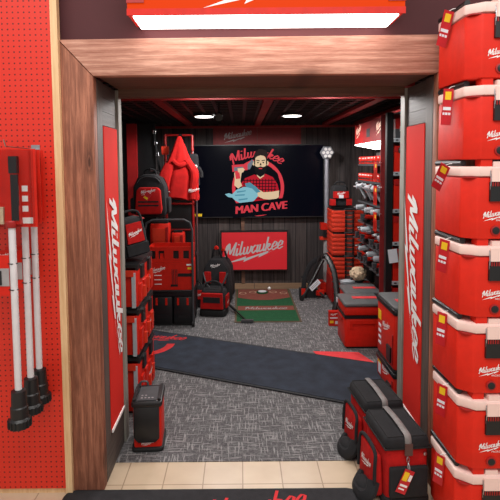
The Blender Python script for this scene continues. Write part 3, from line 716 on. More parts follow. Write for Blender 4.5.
# clothes rack with jacket
RY = 5.62
t = thing('garment_rack', 'red and grey tube rack behind the hanging red jacket', 'rack', (X(178, 200, RY), RY, .004))
hz = Z(180, 137, RY) + .02
for x in (-.14, .165): G().cyl((x, .06, 0), (x, .06, hz), .016, n=10).build('post', 'deep_red', t)
G().cyl((.21, .0, .0), (.21, .0, Z(190, 190, RY)), .012, n=10).build('rail_post', 'steel', t)
for z in (hz, 1.43, 1.15, .85): G().tube([(-.14, .06, z), (.165, .06, z)], .012, 8).build('crossbar', 'deep_red', t)
G().tube([(.165, .06, 1.15), (.21, 0, 1.15)], .010, 8).tube([(.165, .06, .5), (.21, 0, .5)], .01, 8).build('link', 'deep_red', t)
G().box(-.14, .165, .078, .09, .3, 1.6, bev=.004).build('mesh_panel', 'black', t)
G().box(-.16, .225, -.03, .3, 0, .05, bev=.01).build('foot', 'black', t)
top = pt(179, 136, 5.42)
def jk(u, v):
    v2 = v; a_ = 2 * PI * u
    w = .012 + .105 * min(1, v / .62) ** .9 + .05 * max(0, v - .45) 
    fold = 1 + (.16 * math.sin(a_ * 5 + 3 * v) + .09 * math.sin(a_ * 9 + 1.7 + 5 * v)) * min(1, v * 2)
    hem = .035 * math.sin(a_ * 3 + .6) * max(0, v - .5)
    x = w * fold * math.cos(a_) * 1.12 - .03 * v; y = w * fold * math.sin(a_) * .62
    return (x + (.02 * v if math.cos(a_) > 0 else 0), y, -.58 * v + hem)
t = thing('hooded_jacket', 'bright red hooded jacket hanging by its hood from the rack', 'jacket', (top.x, 5.46, top.z)); t.scale = (1.30, .78, 1.17)
G().grid(jk, 72, 26).build('body', 'red_fabric', t, sharp=2)
for s_, dz in ((-1, -.26), (1, -.22)):
    G().tube([(s_ * .07 - .01, -.05, dz), (s_ * .125, -.065, dz - .12), (s_ * .12 - .01, -.06, dz - .26), (s_ * .11, -.055, dz - .36)], [.045, .05, .046, .042, .042], 10, sub=4, flat=(1, .7)).build('sleeve', 'red_fabric', t)
G().tube([(-.05, -.06, -.23), (0, -.085, -.27), (.06, -.07, -.25), (.08, -.05, -.30)], .022, 8, sub=4).build('hood_fold', 'red_fabric', t)
logo(t, .09, (.12, -.105, -.50), (1, 0, 0), (0, 0, 1)); logo(t, .07, (-.115, -.115, -.52), (1, 0, 0), (0, 0, 1), name='logo')
G().tube([(0, .0, -.03), (0, .03, .02), (0, .25, .02)], .006, 6).build('hang_loop', 'black', t)
# small things beside the jacket
p = pt(165, 150, 5.55)
t = thing('carded_pack', 'small orange-red carded pack hanging left of the jacket top', 'package', (p.x, 5.57, p.z - .05))
G().box(-.04, .04, -.015, .012, 0, .09, bev=.004).build('box', 'orange_red', t); G().box(-.012, .012, -.001, .001, .09, .125).build('hang_tab', 'clear', t)
G().tube([(0, 0, .11), (0, .075, .11)], .004, 6).build('peg', 'steel', t)
p = pt(191, 165, 5.55)
t = thing('work_glove', 'black work gloves with a yellow and white label hanging right of the jacket', 'gloves', (p.x + .025, 5.565, p.z)).scale = (1.25, .8, 1.25)
t = bpy.data.objects['work_glove']
G().box(-.055, .055, -.03, .03, -.12, .10, bev=.025, vb=.02, seg=3, top=(.8, .9)).build('palm', 'black_fabric', t)
for k in range(4): G().tube([(-.04 + k * .027, 0, -.11), (-.042 + k * .028, -.01, -.16), (-.04 + k * .028, -.015, -.20 + .012 * abs(k - 1.5))], .0125, 8, sub=2).build('finger', 'black_fabric', t)
G().tube([(.045, -.005, -.02), (.075, -.012, -.07), (.07, -.015, -.11)], .014, 8, sub=2).build('thumb', 'black_fabric', t)
G().box(-.035, .035, -.034, -.031, -.06, .0).build('label_patch', 'paper', t); G().box(-.03, .03, -.0355, -.0345, -.03, -.01).build('sticker', 'yellow', t)
G().tube([(0, 0, .09), (0, .0, .12), (-.03, .04, .12)], .004, 6).build('hang_wire', 'steel', t)
# tall stack of red cases behind the left jamb
def wall_case(label, z, h):
    t = thing('modular_case', label, 'tool case', (-.80, 3.10, z), group='red cases stacked behind the left jamb')
    W, D = .15, .52
    G().box(0, W, 0, D, .02, h - .012, bev=.008, vb=.012).build('body', 'red', t)
    G().box(.02, W - .01, .02, D - .02, 0, .0195, bev=.004).build('foot', 'black', t)
    G().box(-.002, W + .002, .0, D, h - .035, h - .001, bev=.006).build('lid', 'black', t)
    G().box(.116, .138, -.022, -.0005, .02, h - .05, bev=.006).build('rail', 'silver', t)
    for y in (.08, .32): G().box(W + .0005, W + .016, y, y + .075, h - .10, h - .02, bev=.004).build('latch', 'black', t)
    g = G()
    for k in range(4): g.box(W + .0005, W + .014, .03 + k * .12, .10 + k * .12, .05, h - .13, bev=.006)
    g.build('rib', 'red', t)
    for k in range(3): G().box(W + .0005, W + .03, .11 + k * .12, .14 + k * .12, .06 + .03 * k, .13 + .03 * k, bev=.006).build('cleat', 'orange_red', t)
    logo(t, .13, (W + .0155, .30, h * .42), (0, 1, 0), (0, 0, 1)); G().box(.05, .13, -.03, -.0225, h - .07, h - .03, bev=.004).build('corner_clip', 'orange_red', t)
    return t
z = .004
for h, lb in ((.37, 'lowest red modular case of the stack inside the left jamb'), (.31, 'middle red modular case of the stack inside the left jamb'), (.29, 'top red modular case, under the slanted black bag inside the left jamb')):
    c = wall_case(lb, z, h); z += h
    if h == .37:
        k = G().box(.152 + .032, .154 + .032, .0, .12, .02, .12).build('price_card', 'tag_red', c); G().box(.187, .1875, .0, .035, .025, .08).build('sticker', 'yellow', k); G().box(.187, .1875, .045, .11, .04, .05).box(.187, .1875, .045, .1, .07, .08).build('print', 'white', k)
        G().box(.15, .1845, .05, .06, .1, .115).build('card_clip', 'black', c)
t = thing('tool_tote', 'black tool tote with red logo panel, tilted on top of the left case stack', 'bag', (-.715, 3.30, z + .03), rot=(R(0), R(-9), R(38))); t.scale = (.86,) * 3
G().box(-.11, .11, -.085, .085, 0, .29, bev=.02, vb=.03, seg=3, top=(.88, .85)).build('body', 'black_fabric', t)
f_ = G().box(-.07, .07, -.098, -.078, .11, .26, bev=.008, top=(.9, .4)).build('front_panel', 'red_fabric', t)
logo(f_, .11, (0, -.099, .18), (1, 0, 0), (0, .05, 1))
G().box(-.09, .09, -.112, -.07, .02, .10, bev=.014, seg=3).build('front_pocket', 'black_fabric', t)
g = G().tube([(-.08, -.075, .26), (-.07, -.05, .33), (0, -.04, .35), (.07, -.05, .33), (.08, -.075, .26)], .009, 8, sub=4); g.build('handle', 'black_fabric', t)
G().tube([(-.112, -.05, .27), (.112, -.05, .27), (.105, .07, .28), (-.105, .07, .28)], .007, 6, True).build('rim', 'deep_red', t)
# chests, carton, crates and cart handle
CYF = 4.86
xa, xb = X(152, 326, CYF), X(194.5, 326, CYF); W = xb - xa
t = thing('tool_chest', 'wide black lidded tool chest with red latches on carpet, under the red carton', 'tool chest', (xa, CYF, .004))
hC = Z(170, 290, CYF) - .004
for k, s_ in ((0, 0), (1, W / 2)):
    b_ = G().box(s_ + .003, s_ + W / 2 - .003, 0, .33, .02, hC - .07, bev=.01, vb=.015).build('bin', 'black', t)
    for q_ in (.25, .7): G().box(s_ + W / 2 * q_ - .010, s_ + W / 2 * q_ + .010, -.012, 0, hC - .15, hC - .08, bev=.004).build('latch', 'red', b_)
    G().box(s_ + .05, s_ + W / 2 - .05, -.004, -.0005, .08, .11, bev=.001).build('badge', 'black', b_)
G().box(0, W, -.006, .34, hC - .068, hC, bev=.01, vb=.015).build('lid', 'black', t)
G().box(.01, W - .01, .01, .32, 0, .019).build('base', 'rubber', t)
z1 = .004 + hC + .001
h1 = Z(170, 262.5, CYF) - z1
xa2 = X(148, 275, CYF)
t = thing('carton', 'red printed cart carton with white text lines, resting on the black chest', 'box', (xa2, CYF, z1))
W2 = X(193, 275, CYF) - xa2
G().box(0, W2, 0, .28, 0, h1, bev=.002).build('box', 'red', t)
logo(t, W2 * .34, (W2 * .21, -.001, h1 * .72), name='logo')
for k in range(3): G().box(W2 * .14, W2 * .30, -.0015, -.0005, h1 * (.2 + .16 * k), h1 * (.2 + .16 * k) + .008).build('print', 'white', t)
G().box(W2 * .86, W2 * .98, -.0015, -.0005, h1 * .88, h1 * .94).build('print', 'white', t); G().box(W2 * .88, W2 * .98, -.0015, -.0005, h1 * .74, h1 * .82).build('sticker', 'yellow', t)
G().box(W2 * .66, W2 * .97, -.0015, -.0005, h1 * .48, h1 * .6).build('name_strip', 'black', t)
g = G().box(W2 * .50, W2 * .66, -.0015, -.0005, h1 * .12, h1 * .2)
for k in range(4): g.box(W2 * (.53 + .035 * k), W2 * (.545 + .035 * k), -.0015, -.0005, h1 * .2, h1 * .75)
g.build('cart_picture', 'black', t)
z2 = z1 + h1 + .001; h2 = Z(170, 247, CYF) - z2
t = thing('open_crate', 'low red open crate with square hand holes on top of the carton', 'crate', (xa2 + .005, CYF + .005, z2))
g = G(); Wc = W2 - .01
g.box(0, Wc, 0, .012, 0, h2 * .22).box(0, Wc, 0, .012, h2 * .75, h2)
hs = [.10, .30, .63, .86]; xs = [0]
for c_ in hs: xs += [Wc * c_ - .028, Wc * c_ + .028]
xs.append(Wc)
for i in range(0, len(xs), 2): g.box(xs[i], xs[i + 1], 0, .012, h2 * .22, h2 * .75)
g.box(0, .012, .0125, .26, 0, h2).box(Wc - .012, Wc, .0125, .26, 0, h2).box(0, Wc, .261, .272, 0, h2)
g.build('walls', 'red', t); G().box(.013, Wc - .013, .013, .26, 0, .008).build('bottom', 'red', t)
for c_ in hs: G().box(Wc * c_ - .033, Wc * c_ + .033, .03, .09, .0085, h2 * .85, bev=.006).build('shade_and_content', 'black', t)  # black blocks put the crate's inner shade into the hand holes
G().box(Wc * .30 - .018, Wc * .30 + .018, .024, .0295, .012, h2 * .55, bev=.002).build('shade_and_content', 'red', t)
def upright_case(px0, px1, py, Yq, label):
    x0, x1 = X(px0, 240, Yq), X(px1, 240, Yq); h = Z(px0, py, Yq) - z2
    t = thing('case', label, 'tool case', (x0, Yq, z2), group='red cases standing behind the crate'); w = x1 - x0
    G().box(0, w, 0, .13, .0, h, bev=.012, vb=.012).build('body', 'red', t)
    G().box(.03, w - .04, -.008, -.0005, h * .3, h * .85, bev=.004).build('face_panel', 'orange_red', t)
    G().box(w - .035, w - .012, -.012, -.0005, h * .1, h * .9, bev=.003).build('rail', 'deep_red', t)
    G().box(.02, w - .02, .02, .10, h + .0005, h + .02, bev=.004).build('lid', 'black', t); return t
# the crate is shallow, so the cases stand on the carton behind it
z2 = .004 + .001
shelf = thing('low_shelf', 'low dark shelf table behind the carton, carrying red cases', 'shelf', (xa2 - .02, 5.25, .004))
zs = z1 + h1
G().box(0, W2 + .01, .0, .2, zs - .03, zs, bev=.004).build('board', 'black', shelf)
for x in (.0, W2 - .02): 
    for y in (.0, .17): G().box(x, x + .03, y, y + .03, 0, zs - .0305).build('leg', 'black', shelf)
z2 = .004 + zs + .0005
upright_case(150, 169.5, 224, 5.27, 'tall red case standing left of its pair, framed by the black cart handle')
upright_case(171.5, 184, 233, 5.27, 'shorter red case standing right of its pair, framed by the black cart handle')
t = thing('hand_cart', 'black tubular arched cart handle rising around the red carton', 'cart', ((xa2 + xb) / 2 - .012, CYF - .03, .004))
hw_ = (X(193.5, 240, CYF) - X(146.5, 240, CYF)) / 2; zt = Z(170, 219.5, CYF) - .004
G().tube([(-hw_, 0, 0.02), (-hw_, 0, zt * .7), (-hw_, 0, zt - .10), (-hw_ + .02, 0, zt - .03), (-hw_ + .08, 0, zt), (hw_ - .08, 0, zt), (hw_ - .02, 0, zt - .03), (hw_, 0, zt - .10), (hw_, 0, zt * .7), (hw_, 0, .02)], .011, 10).build('handle_frame', 'charcoal', t)
G().tube([(-hw_, 0, .36), (hw_, 0, .36)], .009, 8).build('crossbar', 'black', t)
for s_ in (-1, 1):
    G().cyl((s_ * hw_ - .012, 0, .03), (s_ * hw_ + .012, 0, .03), .03, n=16).build('wheel', 'rubber', t)
# bags at the rear left
p = fl(212, 318)
t = thing('open_tote', 'small red fronted black open tool tote on carpet left of the green mat', 'bag', (p.x, p.y + .02, .004), R(-10))
G().box(-.14, .14, 0, .22, 0, .075, bev=.015, vb=.03).build('base', 'rubber', t)
G().box(-.135, .135, .005, .215, .07, .27, bev=.012, vb=.03, top=(.92, .8)).build('body', 'black_fabric', t)
f_ = G().box(-.12, .12, -.018, .02, .09, .25, bev=.012, top=(.92, 1)).build('front_panel', 'red_fabric', t)
G().box(-.09, .09, -.024, -.0185, .155, .215, bev=.002).build('pocket_opening', 'black_fabric', f_)
G().box(.137, .15, .04, .18, .09, .22, bev=.006).build('side_panel', 'red_fabric', t)
logo(t, .09, (.152, .11, .14), (0, 1, 0), (0, 0, 1))
G().tube([(-.1, .03, .26), (-.09, .06, .33), (.0, .09, .36), (.09, .06, .33), (.1, .03, .26)], .011, 8, sub=4).build('handle', 'black_fabric', t)
p = pt(214, 300, 5.62)
def cyl_pack(label, loc, w, h, dpt, rz):
    t = thing('tool_backpack', label, 'backpack', loc, rz)
    G().prism([(-w / 2, 0), (w / 2, 0), (w / 2 * 1.04, h * .3), (w / 2 * .86, h * .78), (w * .2, h), (-w * .2, h), (-w / 2 * .86, h * .78), (-w / 2 * 1.04, h * .3)], dpt, frame((0, dpt, 0), (1, 0, 0), (0, 0, 1)), bev=.03).build('body', 'black_fabric', t)
    G().box(-w * .36, w * .36, -.05, .005, .03, h * .42, bev=.02, vb=.02, seg=3).build('front_pocket', 'black_fabric', t)
    for s_ in (-1, 1):
        G().box(s_ * w * .26 - .035, s_ * w * .26 + .035, -.03, .0, h * .48, h * .72, bev=.01).build('red_flap', 'red_fabric', t)
        G().tube([(s_ * w * .42, -.01, h * .7), (s_ * w * .3, -.055, h * .5), (s_ * w * .12, -.06, h * .36)], .009, 8, sub=3).build('strap', 'charcoal', t)
    k = G().tube([(-w * .18, dpt / 2, h * .97), (-w * .1, dpt / 2 - .03, h * 1.16), (0, dpt / 2 - .03, h * 1.24), (w * .1, dpt / 2 - .03, h * 1.16), (w * .18, dpt / 2, h * .97)], .013, 8, sub=4).build('handle', 'black_fabric', t)
    G().tube([(-w * .05, dpt / 2 - .03, h * 1.2), (0, dpt / 2 - .034, h * 1.25), (w * .05, dpt / 2 - .03, h * 1.2)], .017, 8, sub=3).build('grip', 'red', k)
    logo(t, w * .34, (0, -.002, h * .85), name='logo')
    return t
cyl_pack('tall black backpack with red flaps and a red grip, behind the small tote', (p.x + .02, 5.62, .004), .33, .52, .22, R(-8))
p = pt(229, 300, 5.8); cyl_pack('narrow black backpack with red flaps, below the lit sign at its left end', (p.x - .08, 5.93, .004), .22, .46, .18, R(-14))
p = pt(196, 306, 5.3)
t = thing('pouch', 'small black pouch with red front between the black chest and the tote', 'pouch', (p.x - .0, 5.475, .004))
G().box(-.075, .075, 0, .06, 0, .26, bev=.015, vb=.02, top=(.85, .8)).build('body', 'black_fabric', t); G().box(-.05, .07, -.008, .012, .10, .2, bev=.006).build('front_panel', 'red_fabric', t); logo(t, .08, (.02, -.0095, .15))
G().tube([(-.05, .03, .255), (0, .03, .30), (.05, .03, .255)], .008, 6, sub=3).build('handle', 'black_fabric', t)
# ------------------------------------------------------------------ right side of the room
# tower light
PY = 6.06; px_ = X(326.5, 250, PY)
t = thing('tower_light', 'pale pole tower light with hexagonal lamp head right of the television', 'work light', (px_, PY, .004))
zt = Z(328, 153, PY)
G().cyl((0, 0, .12), (0, 0, zt - .06), .028, n=16).build('mast', 'pole_dim', t)
G().cyl((0, 0, .10), (0, 0, Z(326, 236, PY)), .04, n=16).build('lower_column', 'grey', t)
hd = G().lathe([(.072, 0), (.085, .012), (.085, .05), (.06, .075)], 6, frame((.0, .02, zt), (1, 0, 0), (0, 0, 1))).build('lamp_head', 'pole_dim', t)
g = G()
for k in range(7):
    r_ = 0 if k == 0 else .048; a_ = k * PI / 3
    g.cyl((r_ * math.cos(a_), -.062, zt + r_ * math.sin(a_)), (r_ * math.cos(a_), -.055, zt + r_ * math.sin(a_)), .019, n=12)
g.build('led_lenses', 'white', hd)
zb = Z(326, 227, PY)
G().box(-.075, .06, -.06, .05, zb - .03, zb + .05, bev=.01).build('collar_bracket', 'red', t)
G().box(-.05, -.005, -.07, -.02, zb - .12, zb - .032, bev=.008).build('battery', 'black', t)
G().box(-.085, .0, -.05, .04, zb - .155, zb - .122, bev=.008).build('release_grip', 'orange_red', t)
G().box(-.09, .08, -.11, .09, .04, .15, bev=.02).build('base_housing', 'red', t)
for k in range(3):
    a_ = R(210 + 120 * k); l_ = G().tube([(.05 * math.cos(a_), .05 * math.sin(a_), .12), (.15 * math.cos(a_), .15 * math.sin(a_), .02)], .016, 8).build('leg', 'deep_red', t)
    G().ball((.15 * math.cos(a_), .15 * math.sin(a_), .018), .018).build('foot', 'rubber', l_)
# folded black stand with paper tag
p = fl(304, 297)
t = thing('folded_stand', 'folded black tube stand with white paper tag leaning near the tower light', 'stand', (p.x - .05, p.y - .18, .004)); t.scale = (.92, .66, 1)
a_, b_, c_ = (.0, 0, .012), (.30, .25, .44), (.27, .02, .012)
G().tube([a_, (.13, .06, .2), b_], .018, 8).build('leg', 'black', t)
G().tube([(.06, .22, .012), (.16, .24, .26), (.26, .26, .50)], .015, 8).build('leg', 'black', t)
G().tube([(.02, .26, .25), (.3, .1, .03)], .015, 8).build('leg', 'black', t)
G().tube([(.03, .15, .03), (.06, .2, .25), (.15, .28, .40), (.27, .28, .47)], .03, 8, sub=4, flat=(1, .5)).build('fabric_sling', 'black_fabric', t)
G().box(-.01, .22, .18, .30, .0, .11, bev=.03, seg=3).build('bag_body', 'black_fabric', t)
G().box(.01, .06, .14, .18, .02, .12, bev=.01).build('hinge_cover', 'red', t); G().box(.2, .3, .12, .22, .04, .10, bev=.01).build('hinge_cover', 'red', t)
m = Matrix.Translation((.19, .02, .17)) @ Matrix.Rotation(R(38), 4, 'Y')
m = Matrix.Translation((.17, .02, .18)) @ Matrix.Rotation(R(-42), 4, 'Y')
k = G(m).box(-.075, .075, -.001, .001, -.03, .03).build('paper_tag', 'paper', t)
G(m).box(-.06, .04, -.0022, -.0012, -.012, -.006).box(-.06, .06, -.0022, -.0012, .006, .011).build('tag_print', 'grey', k)
G().cyl((.0, -.015, .03), (.0, .015, .03), .03, n=14).build('wheel', 'rubber', t)
# black articulated arm / hose
Ya = 5.0
q0, q1, q2, q3 = pt(326.5, 256, 5.3), pt(334, 272, 5.15), pt(337, 298, 5.0), pt(334.5, 312, 4.96)
o_ = Vector((q3.x, 4.95, .004))
t = thing('hose_arm', 'long black ribbed arm bending down from the tower light to the carpet', 'hose', o_)
pts_ = [Vector(v) - o_ for v in ((q0.x - .03, 5.33, q0.z - .02), q0, q1, q2, q3)] + [Vector((.0, .03, .02))]
G().tube(pts_, .03, 10, sub=5, flat=(1, .8)).build('arm', 'black', t)
g = G()
for i in range(14):
    f_ = i / 14 * 3.2; j = int(f_); v = pts_[1 + j].lerp(pts_[2 + j], f_ - j) if j < 3 else pts_[4].lerp(pts_[5], f_ - j)
    g.ball(v, .034, (1, .9, .35), 10)
g.build('rib', 'rubber', t)
G().box(-.035, .035, -.025, .05, .0, .10, bev=.012).build('end_boot', 'black', t)
v = pts_[3]; G().box(v.x - .012, v.x + .02, v.y - .05, v.y - .03, v.z - .03, v.z + .02, bev=.004).build('tag', 'paper', t)
p = fl(329, 326.5)
t = thing('small_carton', 'little red carton with white and yellow print on carpet before the toolboxes', 'box', (p.x, p.y, .004))
G().box(0, .105, 0, .05, 0, .145, bev=.003).build('box', 'red', t); logo(t, .07, (.05, -.001, .115)); G().box(.008, .045, -.0015, -.0005, .03, .055).build('sticker', 'yellow', t); G().box(.06, .10, -.0015, -.0005, .02, .05).box(.01, .1, -.0015, -.0005, .075, .088).build('print', 'paper', t)
# toolboxes on the floor
def toolbox(label, x0, x1, y0, y1, hs, grp='red toolboxes on the right-hand floor', low=True):
    t = thing('toolbox', label, 'toolbox', (x0, y0, .004), group=grp); w, d = x1 - x0, y1 - y0; h = hs
    G().box(0, w, 0, d, .015, h * .66, bev=.012, vb=.02, top=(1.02, 1.02)).build('lower_bin', 'red', t)
    G().box(.02, w - .02, .02, d - .02, 0, .0145).build('foot', 'rubber', t)
    g = G().box(.04, w - .04, -.014, -.004, h * .55, h * .62, bev=.004).box(.04, .065, -.012, -.003, h * .45, h * .55, bev=.003).box(w - .065, w - .04, -.012, -.003, h * .45, h * .55, bev=.003)
    g.build('front_handle', 'red', t)
    G().box(-.004, w + .004, -.006, d + .004, h * .66 + .001, h * .72, bev=.006).build('seam_band', 'black', t)
    G().box(0, w, 0, d, h * .72 + .001, h * .91, bev=.01, vb=.018).build('upper_tray', 'red', t)
    li = G().box(-.008, w + .008, -.012, d + .008, h * .91 + .001, h, bev=.014, vb=.02, seg=3).build('lid', 'lid_grey', t)
    G().box(w * .3, w * .95, d * .42, d * .62, h + .0005, h + .004).build('lid_band', 'coral', li)
    G().box(-.016, -.0085, d * .2, d * .8, h * .58, h * .64, bev=.003).build('side_handle', 'deep_red', t)
    return t
xa, xb = fl(345, 350).x, X(383, 350, 4.2)
toolbox('front red toolbox with grey lid on carpet, nearest of the row of three', xa, xb, 4.20, 4.52, Z(360, 303, 4.21))
toolbox('middle red toolbox with grey lid, second in the row of three', xa + .09, xb + .09, 4.58, 4.88, Z(360, 293, 4.56))
toolbox('rear red toolbox with grey lid under the fluffy beige ball', xa + .15, xb + .12, 4.94, 5.24, Z(360, 286, 4.94))
zt = Z(360, 286, 4.94) + .009
t = thing('wool_bonnet', 'fluffy beige wool ball sitting on the rear red toolbox', 'wool pad', (X(358, 273, 5.1), 5.1, zt))
g = G(); g.ball((0, 0, .075), .085, (1, .9, .86), 18)
random.seed(3)
for k in range(70):
    a_, b_ = random.uniform(0, 2 * PI), random.uniform(-.6, 1.5); g.ball((.074 * math.cos(a_) * math.cos(b_), .066 * math.sin(a_) * math.cos(b_), .075 + .064 * math.sin(b_)), random.uniform(.012, .022), n=8)
g.build('fleece', 'beige', t); G().cyl((0, 0, 0), (0, 0, .02), .06, n=18).build('pad', 'black', t)
t = thing('sanding_disc', 'white teardrop pad lying left of the beige wool ball', 'pad', (X(347.5, 278, 5.0), 5.0, zt))
G().lathe([(.05, 0), (.06, .01), (.06, .03), (.03, .045)], 20, Matrix.Diagonal((1.25, .7, 1, 1))).build('disc', 'silver', t); G().cyl((.03, 0, .044), (.05, 0, .06), .015, n=10).build('knob', 'black', t)
# nearer boxes partly behind the right jamb
def rolling(label, loc, h, hue):
    t = thing('storage_box', label, 'toolbox', loc, group='red boxes stacked behind the right jamb'); w, d = .42, .42
    G().box(0, w, 0, d, .0, h - .055, bev=.012, vb=.02).build('bin', 'red', t)
    li = G().box(-.008, w + .008, -.012, d + .01, h - .054, h - .02, bev=.008, vb=.02).build('lid', 'black', t)
    G().box(.0, w, .0, d, h - .0195, h - .001, bev=.006, vb=.03).build('lid_pad', hue, li)
    G().box(w * .15, w * .85, d * .35, d * .5, h - .001, h + .002).build('lid_band', 'coral', li) if hue == 'lid_grey' else None
    logo(t, .17, (-.001, .19, h * .56), (0, -1, 0), (0, 0, 1))
    G().box(-.014, -.0005, .05, .14, h * .08, h * .32, bev=.006).build('side_latch', 'black', t)
    G().box(-.008, -.0005, .02, .03, .03, h * .55).build('corner_strip', 'deep_red', t)
    G().box(-.0025, -.0005, .31, .38, h * .58, h * .74).build('sticker', 'yellow', t)
    for k in range(4): G().box(-.0025, -.0005, .31, .37, h * (.16 + .1 * k), h * (.16 + .1 * k) + .02).build('print', 'paper', t)
    G().box(.10, .30, -.014, -.0005, h * .5, h * .62, bev=.005).build('front_handle', 'black', t); return t
x_ = X(393.5, 330, 3.3)
hz1 = Z(393, 372, 3.30) - .004
rolling('lower red storage box of two behind the right jamb', (x_, 3.28, .0175), hz1, 'black')
rolling('upper red storage box with logo, grey lid with coral stripe, by the right jamb', (x_, 3.28, .0195 + hz1), Z(393, 307, 3.30) - .02 - hz1, 'lid_grey')
# organizer stack
OYq = 5.56; x0, x1 = X(332, 230, OYq), X(364, 230, OYq); W = x1 - x0
t = thing('rolling_base', 'dark rolling base box under the tall organizer stack', 'cart', (x0, OYq, .004))
zt = Z(340, 208.5, OYq); zg = (zt - .30) / 3
G().box(0, W, 0, .36, .03, .296, bev=.01).build('box', 'deep_red', t)
for x in (.05, W - .05):
    for y in (.06, .3): G().cyl((x - .012, y, .03), (x + .012, y, .03), .03, n=12).build('wheel', 'rubber', t)
G().box(.05, W - .05, -.015, -.0005, .2, .23, bev=.004).build('handle', 'black', t)
oh = (zg - .022) / 5; org = None
onames = ['lowest', 'second lowest', 'middle one', 'second highest', 'topmost']
for gi, gn in enumerate(('lower', 'middle', 'upper')):
    for k in range(5):
        z = .301 + gi * zg + k * oh; lb = 'slim red organizer case, %s of five in the %s group of the stack' % (onames[k], gn)
        if not org:
            org = thing('organizer_case', lb, 'organizer', (x0, OYq, z), group='slim organizer cases in the tall stack')
            G().box(0.004, W - .004, 0, .34, 0, oh * .22, bev=.003, vb=.01).build('tray', 'orange_red', org)
            G().box(.0, W, -.004, .34, oh * .22 + .0005, oh - .001, bev=.006, vb=.01).build('lid', 'orange_red', org)
            for a_ in (.40, .63): G().box(W * a_, W * a_ + .018, -.014, -.0045, .004, oh * .92, bev=.002).build('latch', 'black', org)
            G().box(W * .40 + .02, W * .63 - .002, -.0075, -.0045, oh * .1, oh * .75).build('grip_recess', 'brown_strap', org)
        else: dup(org, (x0, OYq, z), label=lb)
    z = .301 + gi * zg + 5 * oh
    hb_ = thing('carry_bar', 'black carry handle frame on top of the %s group of five organizers' % gn, 'handle', (x0, OYq, z))
    G().box(.015, W - .015, -.002, .33, 0, .010, bev=.002).build('plate', 'black', hb_)
    G().tube([(W * .38, -.012, .006), (W * .40, -.02, .016), (W * .66, -.02, .016), (W * .68, -.012, .006)], .006, 8).build('grip', 'charcoal', hb_)
zt = .301 + 3 * zg + .001
t = thing('lunch_bag', 'black carry bag with red front and white label on top of the organizer stack', 'bag', (x0 + .105, OYq + .03, zt + .012))
G().box(-.12, .12, 0, .2, 0, .24, bev=.03, vb=.04, seg=3, top=(.72, .7)).build('body', 'black_fabric', t)
f_ = G().box(-.085, .085, -.016, .02, .10, .175, bev=.008).build('front_panel', 'red_fabric', t); logo(f_, .09, (0, -.017, .15), name='logo')
G().box(-.025, .025, -.019, -.0165, .10, .135).build('label_card', 'paper', f_)
for s_ in (-1, 1): G().box(s_ * .09 - .03, s_ * .09 + .03, -.012, .05, .02, .09, bev=.012).build('side_pocket', 'red_fabric', t)
G().tube([(-.06, .08, .23), (-.04, .07, .275), (.04, .07, .275), (.06, .08, .23)], .009, 8, sub=4).build('handle', 'black_fabric', t)
# tool display with lit header
TX, T0, T1 = 1.42, 4.16, 5.24
t = thing('tool_display', 'tall red tool display rack with shelves against the right wall', 'display rack', (TX, T0, .004))
G().box(.0, .03, 0, T1 - T0, .0, 1.70).build('back_panel', 'dark_wall', t)
G().box(-.04, .25, 0, T1 - T0, 0, .12, bev=.01).build('base', 'black', t)
shz = [.60, .80, 1.0, 1.21, 1.42, 1.585]
for z in shz:
    s_ = G().box(-.18, -.001, .0, T1 - T0, z - .012, z, bev=.003).build('shelf', 'black', t)
    G().box(-.186, -.1805, 0.0, T1 - T0, z - .018, z + .002).build('price_rail', 'charcoal', s_)
for y in (.015, T1 - T0 - .015): G().box(.0305, .06, y - .015, y + .015, 0, 1.70).build('upright', 'black', t)
hx_ = 1.2; RX_ = WR - .001
t = thing('lit_header', 'red lit header box with white logos and glowing underside above the tool display', 'sign', (hx_, T0, 1.74))
G().box(.0, .012, 0, T1 - T0, .05, .245, bev=.003).box(.013, .215, 0, .012, .05, .245).box(.013, .215, T1 - T0 - .012, T1 - T0, .05, .245).box(.013, .215, .013, T1 - T0 - .013, .233, .245).build('housing', 'red_paint', t)
G().prism([(.0, .042), (.0, .049), (.215, .006), (.215, -.001)], T1 - T0, frame((0, T1 - T0, 0), (1, 0, 0), (0, 0, 1))).build('diffuser', 'shelf_light', t)
for y in (.16, T1 - T0 - .16): wordmark(G(), .2, frame((-.0012, y + .1, .13), (0, -1, 0), (0, 0, 1)), warp=lambda a, b: (a * .2, b * .3)).build('logo', 'logo_glow', t)
G().box(-.002, -.0005, .48, .60, .10, .18).build('plaque', 'charcoal', t)
for y in (.05, T1 - T0 - .09): G().box(.2155, RX_ - hx_, y, y + .04, .06, .2).build('bracket', 'black', t)
